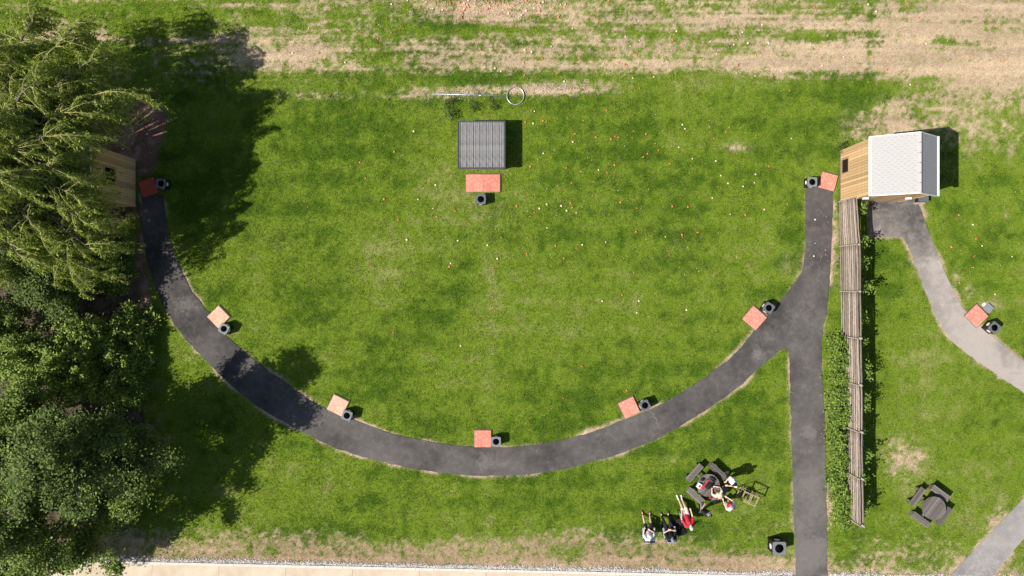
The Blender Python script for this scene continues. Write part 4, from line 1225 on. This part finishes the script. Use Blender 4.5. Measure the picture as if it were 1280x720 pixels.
def willow(label, px, py, seed=3):
    x, y = T(px, py)
    t = thing('willow_tree', label, 'tree', (x, y, 0), 0, 'trees and shrubs along the left edge')
    R_ = random.Random(seed)
    trunk = MB().tube([(0, 0, -.1), (.1, .05, 1.2), (.05, .1, 2.6)], [.34, .28, .24], 12)
    stems = MB()
    P, D, L = [], [], []
    limbs = []
    TG = []                                              # limb tips relative to the trunk
    for k in range(12):
        A = 2 * math.pi * k / 12 + R_.uniform(-.2, .2)
        rr = R_.uniform(2.4, 4.6); TG.append((math.cos(A) * rr, math.sin(A) * rr, 9.2 - .15 * rr * rr + R_.uniform(-.5, .6)))
    for (qx, qy, qz) in [(212, 150, 5.6), (200, 120, 5.8), (175, 95, 6.0), (140, 80, 6.0), (190, 175, 6.4), (165, 150, 7.2), (175, 205, 6.9), (172, 235, 6.6), (182, 262, 6.0),
                         (190, 292, 5.4), (185, 318, 5.0), (150, 300, 6.2), (120, 330, 5.6), (95, 285, 7.4), (130, 250, 7.8), (110, 120, 7.0), (160, 335, 4.6), (60, 345, 5.4), (60, 90, 6.6), (120, 205, 8.4)]:
        wx, wy = T(qx, qy); TG.append((wx - x, wy - y, qz))
    for k, tg in enumerate(TG):
        st = V((.05, .1, R_.uniform(2.2, 2.7)))
        tgt = V(tg)
        mid = st.lerp(tgt, .45) + V((0, 0, 1.1))
        q3 = st.lerp(tgt, .8) + V((0, 0, .7))
        trunk.tube([st, mid, q3, tgt], [.13, .075, .042, .022], 7)
        limbs.append([st, mid, q3, tgt])
    def on(l, u):
        k = min(int(u * 3), 2); return l[k].lerp(l[k + 1], u * 3 - k)
    for l in limbs:
        for q in range(14):
            u = R_.uniform(.42, 1.0)
            p = on(l, u)
            rad = V((p.x, p.y, 0)); rad = rad.normalized() if rad.length > .1 else V((1, 0, 0))
            A = R_.gauss(0, 1.15)
            hd = Matrix.Rotation(A, 3, 'Z') @ rad
            ln = R_.uniform(.4, 1.8)
            arch = [p + hd * ln * s_ + V((0, 0, .75 * s_ - 1.25 * s_ * s_)) for s_ in (0, .25, .5, .75, 1.0)]
            stems.tube(arch, [.016, .014, .011, .009, .006], 5)
            for s_ in range(11):                         # hanging twigs off each arching branch
                v = R_.uniform(.15, 1.0)
                k = min(int(v * 4), 3); p0 = arch[k].lerp(arch[k + 1], v * 4 - k)
                out = (Matrix.Rotation(R_.gauss(0, .9), 3, 'Z') @ hd)
                dl = R_.uniform(.9, 2.3)
                dl = min(dl, p0.z - 1.0)
                if dl < .4: continue
                sp = R_.uniform(.12, .42)
                tw = [p0 + out * dl * sp * w_ ** .7 + V((0, 0, -dl * w_ ** 1.3)) for w_ in (0, .2, .45, .72, 1.0)]
                stems.tube(tw, [.010, .009, .008, .006, .004], 3)
                m_ = int(dl * 22)
                for w_ in range(m_):
                    g_ = R_.random() ** .8 * 3.999; k = int(g_)
                    b_ = tw[k].lerp(tw[k + 1], g_ - k)
                    P.append((b_.x + R_.gauss(0, .05), b_.y + R_.gauss(0, .05), b_.z + R_.gauss(0, .03)))
                    d_ = tw[k + 1] - tw[k]
                    D.append((d_.x + R_.gauss(0, .55) * d_.length, d_.y + R_.gauss(0, .55) * d_.length, d_.z * .4))
    trunk.build('trunk', M_bark, t)
    stems.build('branches', M_bark_pale, t)
    P, D = np.array(P), np.array(D)
    n = len(P)
    L = rng.uniform(.13, .22, n)
    C = leafcols(n, (.155, .225, .025), (.44, .52, .11))
    link('crown', leaf_mesh('crown', P, D, L, L * .30, C, False), None, t)
    return t

def coppice(label, px, py, rx, ry, zcap, n, c1, c2, seed, group='trees and shrubs along the left edge', name='coppice_shrub', leaf=.10, per=95):
    """many upright leafy shoots from one stool"""
    x, y = T(px, py)
    t = thing(name, label, 'shrub', (x, y, 0), 0, group)
    R_ = random.Random(seed)
    st = MB()
    P, D = [], []
    for k in range(n):
        A, q = R_.uniform(0, 6.283), math.sqrt(R_.random())
        bx, by = math.cos(A) * rx * q, math.sin(A) * ry * q
        h = zcap(x + bx, y + by) * R_.uniform(.72, 1.0)
        if h < .12: continue
        tx, ty = bx + R_.gauss(0, .12) * h * .4, by + R_.gauss(0, .12) * h * .4
        b0, b1 = V((bx * .6, by * .6, -.05)), V((tx, ty, h))
        mid = b0.lerp(b1, .5) + V((R_.gauss(0, .05), R_.gauss(0, .05), 0))
        st.tube([b0, mid, b1], [.016, .012, .004], 4)
        for w_ in range(int(per * min(1.6, h / 2.2))):
            u = 1 - R_.random() ** 1.3 * .75
            b_ = b0.lerp(mid, u * 2) if u < .5 else mid.lerp(b1, u * 2 - 1)
            s_ = .05 + .16 * (1 - u) + .05
            P.append((b_.x + R_.gauss(0, s_), b_.y + R_.gauss(0, s_), max(.04, b_.z + R_.gauss(0, .07)))); D.append((R_.gauss(0, 1), R_.gauss(0, 1), R_.gauss(-.1, .6)))
    st.build('stems', M_bark, t)
    P, D = np.array(P), np.array(D)
    L = rng.uniform(.7, 1.3, len(P)) * leaf
    link('foliage', leaf_mesh('foliage', P, D, L, L * .6, leafcols(len(P), c1, c2)), None, t)
    return t

GRP = 'trees and shrubs along the left edge'
willow('large weeping willow with yellow green trailing branches over the half hidden hut', 58, 214)
DK1, DK2 = (.07, .115, .022), (.19, .26, .06)
MD1, MD2 = (.09, .15, .022), (.26, .35, .065)
GY1, GY2 = (.13, .17, .08), (.32, .37, .21)
broadleaf('dark green broadleaf tree above the lit gap beside the lower left lawn', 192, 532, 3.0, 9.6, DK1, DK2, 46000, .13, seed=1)
broadleaf('big dark green broadleaf tree casting the lower left shadow', 130, 606, 4.0, 8.4, DK1, MD2, 52000, .14, seed=2)
broadleaf('grey green broadleaf tree overhanging the concrete track in the bottom left corner', 62, 688, 2.6, 6.0, GY1, GY2, 30000, .13, seed=3)
broadleaf('dark broadleaf tree on the left edge between the willow and the pale shrubs', 36, 412, 2.7, 5.4, DK1, MD2, 30000, .13, seed=4)
broadleaf('dark bushy tree under the lower edge of the willow', 92, 334, 2.2, 4.6, DK1, DK2, 26000, .11, seed=8)
broadleaf('grey green broadleaf tree on the left edge level with the lit soil patches', 62, 560, 2.4, 6.2, GY1, MD2, 26000, .13, seed=5)
broadleaf('mid green bushy tree on the left edge just below the pale shrubs', 84, 508, 2.2, 5.4, MD1, MD2, 24000, .13, seed=9)
broadleaf('dark bushy tree between the willow and the left end of the path', 112, 362, 1.6, 4.6, DK1, DK2, 18000, .12, seed=10)
broadleaf('low dark bush beside the shaded start of the path', 152, 345, 1.0, 2.0, DK1, MD2, 12000, .11, seed=11, name='low_bush', cat='bush', clear=.12)
broadleaf('small dark round bush standing alone near the concrete track', 152, 646, .85, 1.7, DK1, GY2, 9000, .09, seed=6, name='round_bush', cat='bush', clear=.12)
lim = lambda o: (lambda x, y: max(.35, min(4.6, (T(212, 0)[0] - x + o) * .98)))
for k, (px_, py_, rx_, ry_) in enumerate([(182, 402, .8, 1.1), (176, 446, .9, 1.1), (168, 486, .9, 1.0), (138, 424, 1.1, 1.2), (126, 470, 1.1, 1.2), (96, 446, 1.2, 1.3)]):
    coppice(['pale green upright shrub nearest the sunlit gap in the path', 'pale green upright shrub facing the lit grass triangle by the path', 'pale green upright shrub next to the dark tree below the gap',
             'taller pale green shrub behind the one at the sunlit gap', 'taller pale green shrub behind the lit grass triangle', 'tallest pale green shrub at the back of the pale clump'][k],
            px_, py_, rx_, ry_, lim(-.1), (42, 46, 44, 50, 50, 46)[k], (.11, .18, .025), (.36, .46, .09), 20 + k, per=120, leaf=.14)

# hedge shrubs on the path side of the fence, seedlings on its shaded side
ORD = 'first second third fourth fifth sixth seventh eighth ninth tenth eleventh twelfth'.split()
for k in range(12):
    py_ = 432 + k * 19.4
    px_ = 1043.5 + rnd.uniform(-2, 2) + (3 if k > 9 else 0) - (3 if 2 < k < 9 else 0)
    coppice(ORD[k] + ' shrub from the top in the hedge row between path and pole fence', px_, py_, .42, .5, lambda x, y: rnd.uniform(.8, 1.25), 15, (.08, .15, .018), (.26, .36, .06), 60 + k, 'hedge shrubs along the pole fence', 'hedge_shrub', .13, 95)
for k in range(12):
    py_ = 262 + k * 33 + rnd.uniform(-8, 8)
    coppice(ORD[k] + ' small shrub from the top in the shadow strip right of the pole fence', 1064 + rnd.uniform(-1, 4), py_, .24, .36, lambda x, y: rnd.uniform(.9, 1.8), 12, (.10, .18, .02), (.26, .36, .06), 80 + k, 'shrubs in the shade of the pole fence', 'fence_shrub', .12, 60)
for k, (px_, py_, h_, lb) in enumerate([(560, 131, .45, 'dark leafy weed at the pole end behind the shed'), (565, 145, .5, 'dark leafy weed at the top left corner of the shed'),
                                        (592, 134, .25, 'low green weed between the shed and the hoop pole'), (618, 132, .25, 'low green weed below the hoop, right of the pole joint'),
                                        (1052, 184, .4, 'green weed at the upper left corner of the pale roofed hut')]):
    coppice(lb, px_, py_, .28, .3, (lambda hh: (lambda x, y: hh))(h_), 10, (.035, .08, .012), (.09, .15, .03), 95 + k, 'weeds', 'weed_clump', .07, 120)

# ------------------------------------------------------------------ clay targets and their fragments
disc = MB().lathe([(.054, -.004), (.055, .010), (.046, .014), (.040, .024), (.020, .027), (0, .025)], 12).mesh('clay_target', M_clay)
disc_p = disc.copy(); disc_p.materials.clear(); disc_p.materials.append(M_clay_p)
half = MB()
hv = [(0, 0)] + [(.055 * math.cos(math.radians(q)), .055 * math.sin(math.radians(q))) for q in range(-10, 205, 24)]
half.prism(hv, -.004, .020); half = half.mesh('clay_target_half', M_clay)
semi = [(p[0], p[1]) for p in inner]
def spot(kind):
    while True:
        if kind == 'field':
            q = rnd.random()
            if q < .36: p = (rnd.gauss(612, 48), abs(rnd.gauss(0, 12)))
            elif q < .6: p = (rnd.uniform(340, 860), rnd.uniform(0, 105))
            else: p = (rnd.uniform(640, 1270), rnd.uniform(0, 115))
            if p[0] > 330: return p
        if kind == 'lawn':
            p = (rnd.gauss(720, 170), rnd.gauss(215, 95))
            if not (130 < p[1] < 520 and 330 < p[0] < 990): continue
            x_, y_ = T(*p)
            if abs(p[0] - 603) < 42 and p[1] < 262: continue
            if np.hypot(p[0] - 605, p[1] - 130) < 400 and not inside(path_main, np.array([x_]), np.array([y_]))[0]: return p
        if kind == 'soil':
            p = (rnd.gauss(155, 16), rnd.gauss(160, 24))
            if p[1] < 195 and p[0] > 110: return p
        if kind == 'path':
            p = (rnd.uniform(1008, 1036), rnd.uniform(245, 330)); return p
        if kind == 'east':
            p = (rnd.uniform(1180, 1275), rnd.uniform(190, 420))
            if not inside(path_east, np.array([T(*p)[0]]), np.array([T(*p)[1]]))[0]: return p
LB = {'field': 'orange clay target on the striped dry field behind the low shed', 'lawn': 'orange clay target on the green lawn inside the curved path',
      'soil': 'red orange clay target on shaded brown soil above the half hidden hut', 'path': 'orange clay target on the asphalt by the pale roofed hut',
      'east': 'orange clay target on the grass to the right of the pale roofed hut'}
for kind, cnt in (('field', 135), ('lawn', 124), ('soil', 22), ('path', 4), ('east', 15)):
    for k in range(cnt):
        p = spot(kind); x_, y_ = T(*p)
        q = rnd.random()
        me = half if q < .3 else (disc_p if q < .72 else disc)
        o = link('clay_target', me, None, None, (x_, y_, .019 if kind == 'path' else (.026 if kind != 'soil' else .0)), (rnd.uniform(-.25, .25), rnd.uniform(-.25, .25), rnd.uniform(0, 6)))
        tag(o, LB[kind], 'clay target', 'orange clay targets: ' + {'field': 'dry field', 'lawn': 'lawn', 'soil': 'shaded soil', 'path': 'path', 'east': 'right hand grass'}[kind])
        s_ = rnd.uniform(.6, 1.0); o.scale = (s_, s_, s_)
frag = []
for kind, cnt in (('field', 2600), ('lawn', 620), ('soil', 420), ('path', 24), ('east', 60)):
    for k in range(cnt): frag.append(T(*spot(kind)))
frag = np.array(frag); n = len(frag)
fc = np.where(rng.rand(n, 1) < .4, np.array([[.72, .24, .12]]), np.array([[.75, .60, .50]])) * rng.uniform(.7, 1.15, (n, 1))
stones('clay_fragments', frag, rng.uniform(.22, 1, n) ** 2 * .034, fc, 'tiny orange and pale clay target fragments scattered over field and lawn', 'fragments', .012)
# pale rubble by the hoop
n = 420
rp_ = np.stack([rng.normal(0, 1, n), rng.normal(0, 1, n)], 1)
rp_ = np.where(rng.rand(n, 1) < .6, rp_ * np.array([32, 3.6]) + np.array([695, 110]), rp_ * np.array([36, 5]) + np.array([590, 118]))
rp_ = rp_[(rp_[:, 1] < 126) & (rp_[:, 1] > 100)]
n = len(rp_)
rc = np.array([.45, .40, .37]) * rng.uniform(.4, 1.5, (n, 1))
stones('rubble', np.stack([(rp_[:, 0] - 640) * S, (360 - rp_[:, 1]) * S], 1), rng.uniform(.012, .04, n), np.clip(rc, .02, .8), 'pale stone rubble on bare ground around the hoop', 'rubble', -.005)
make_grass()
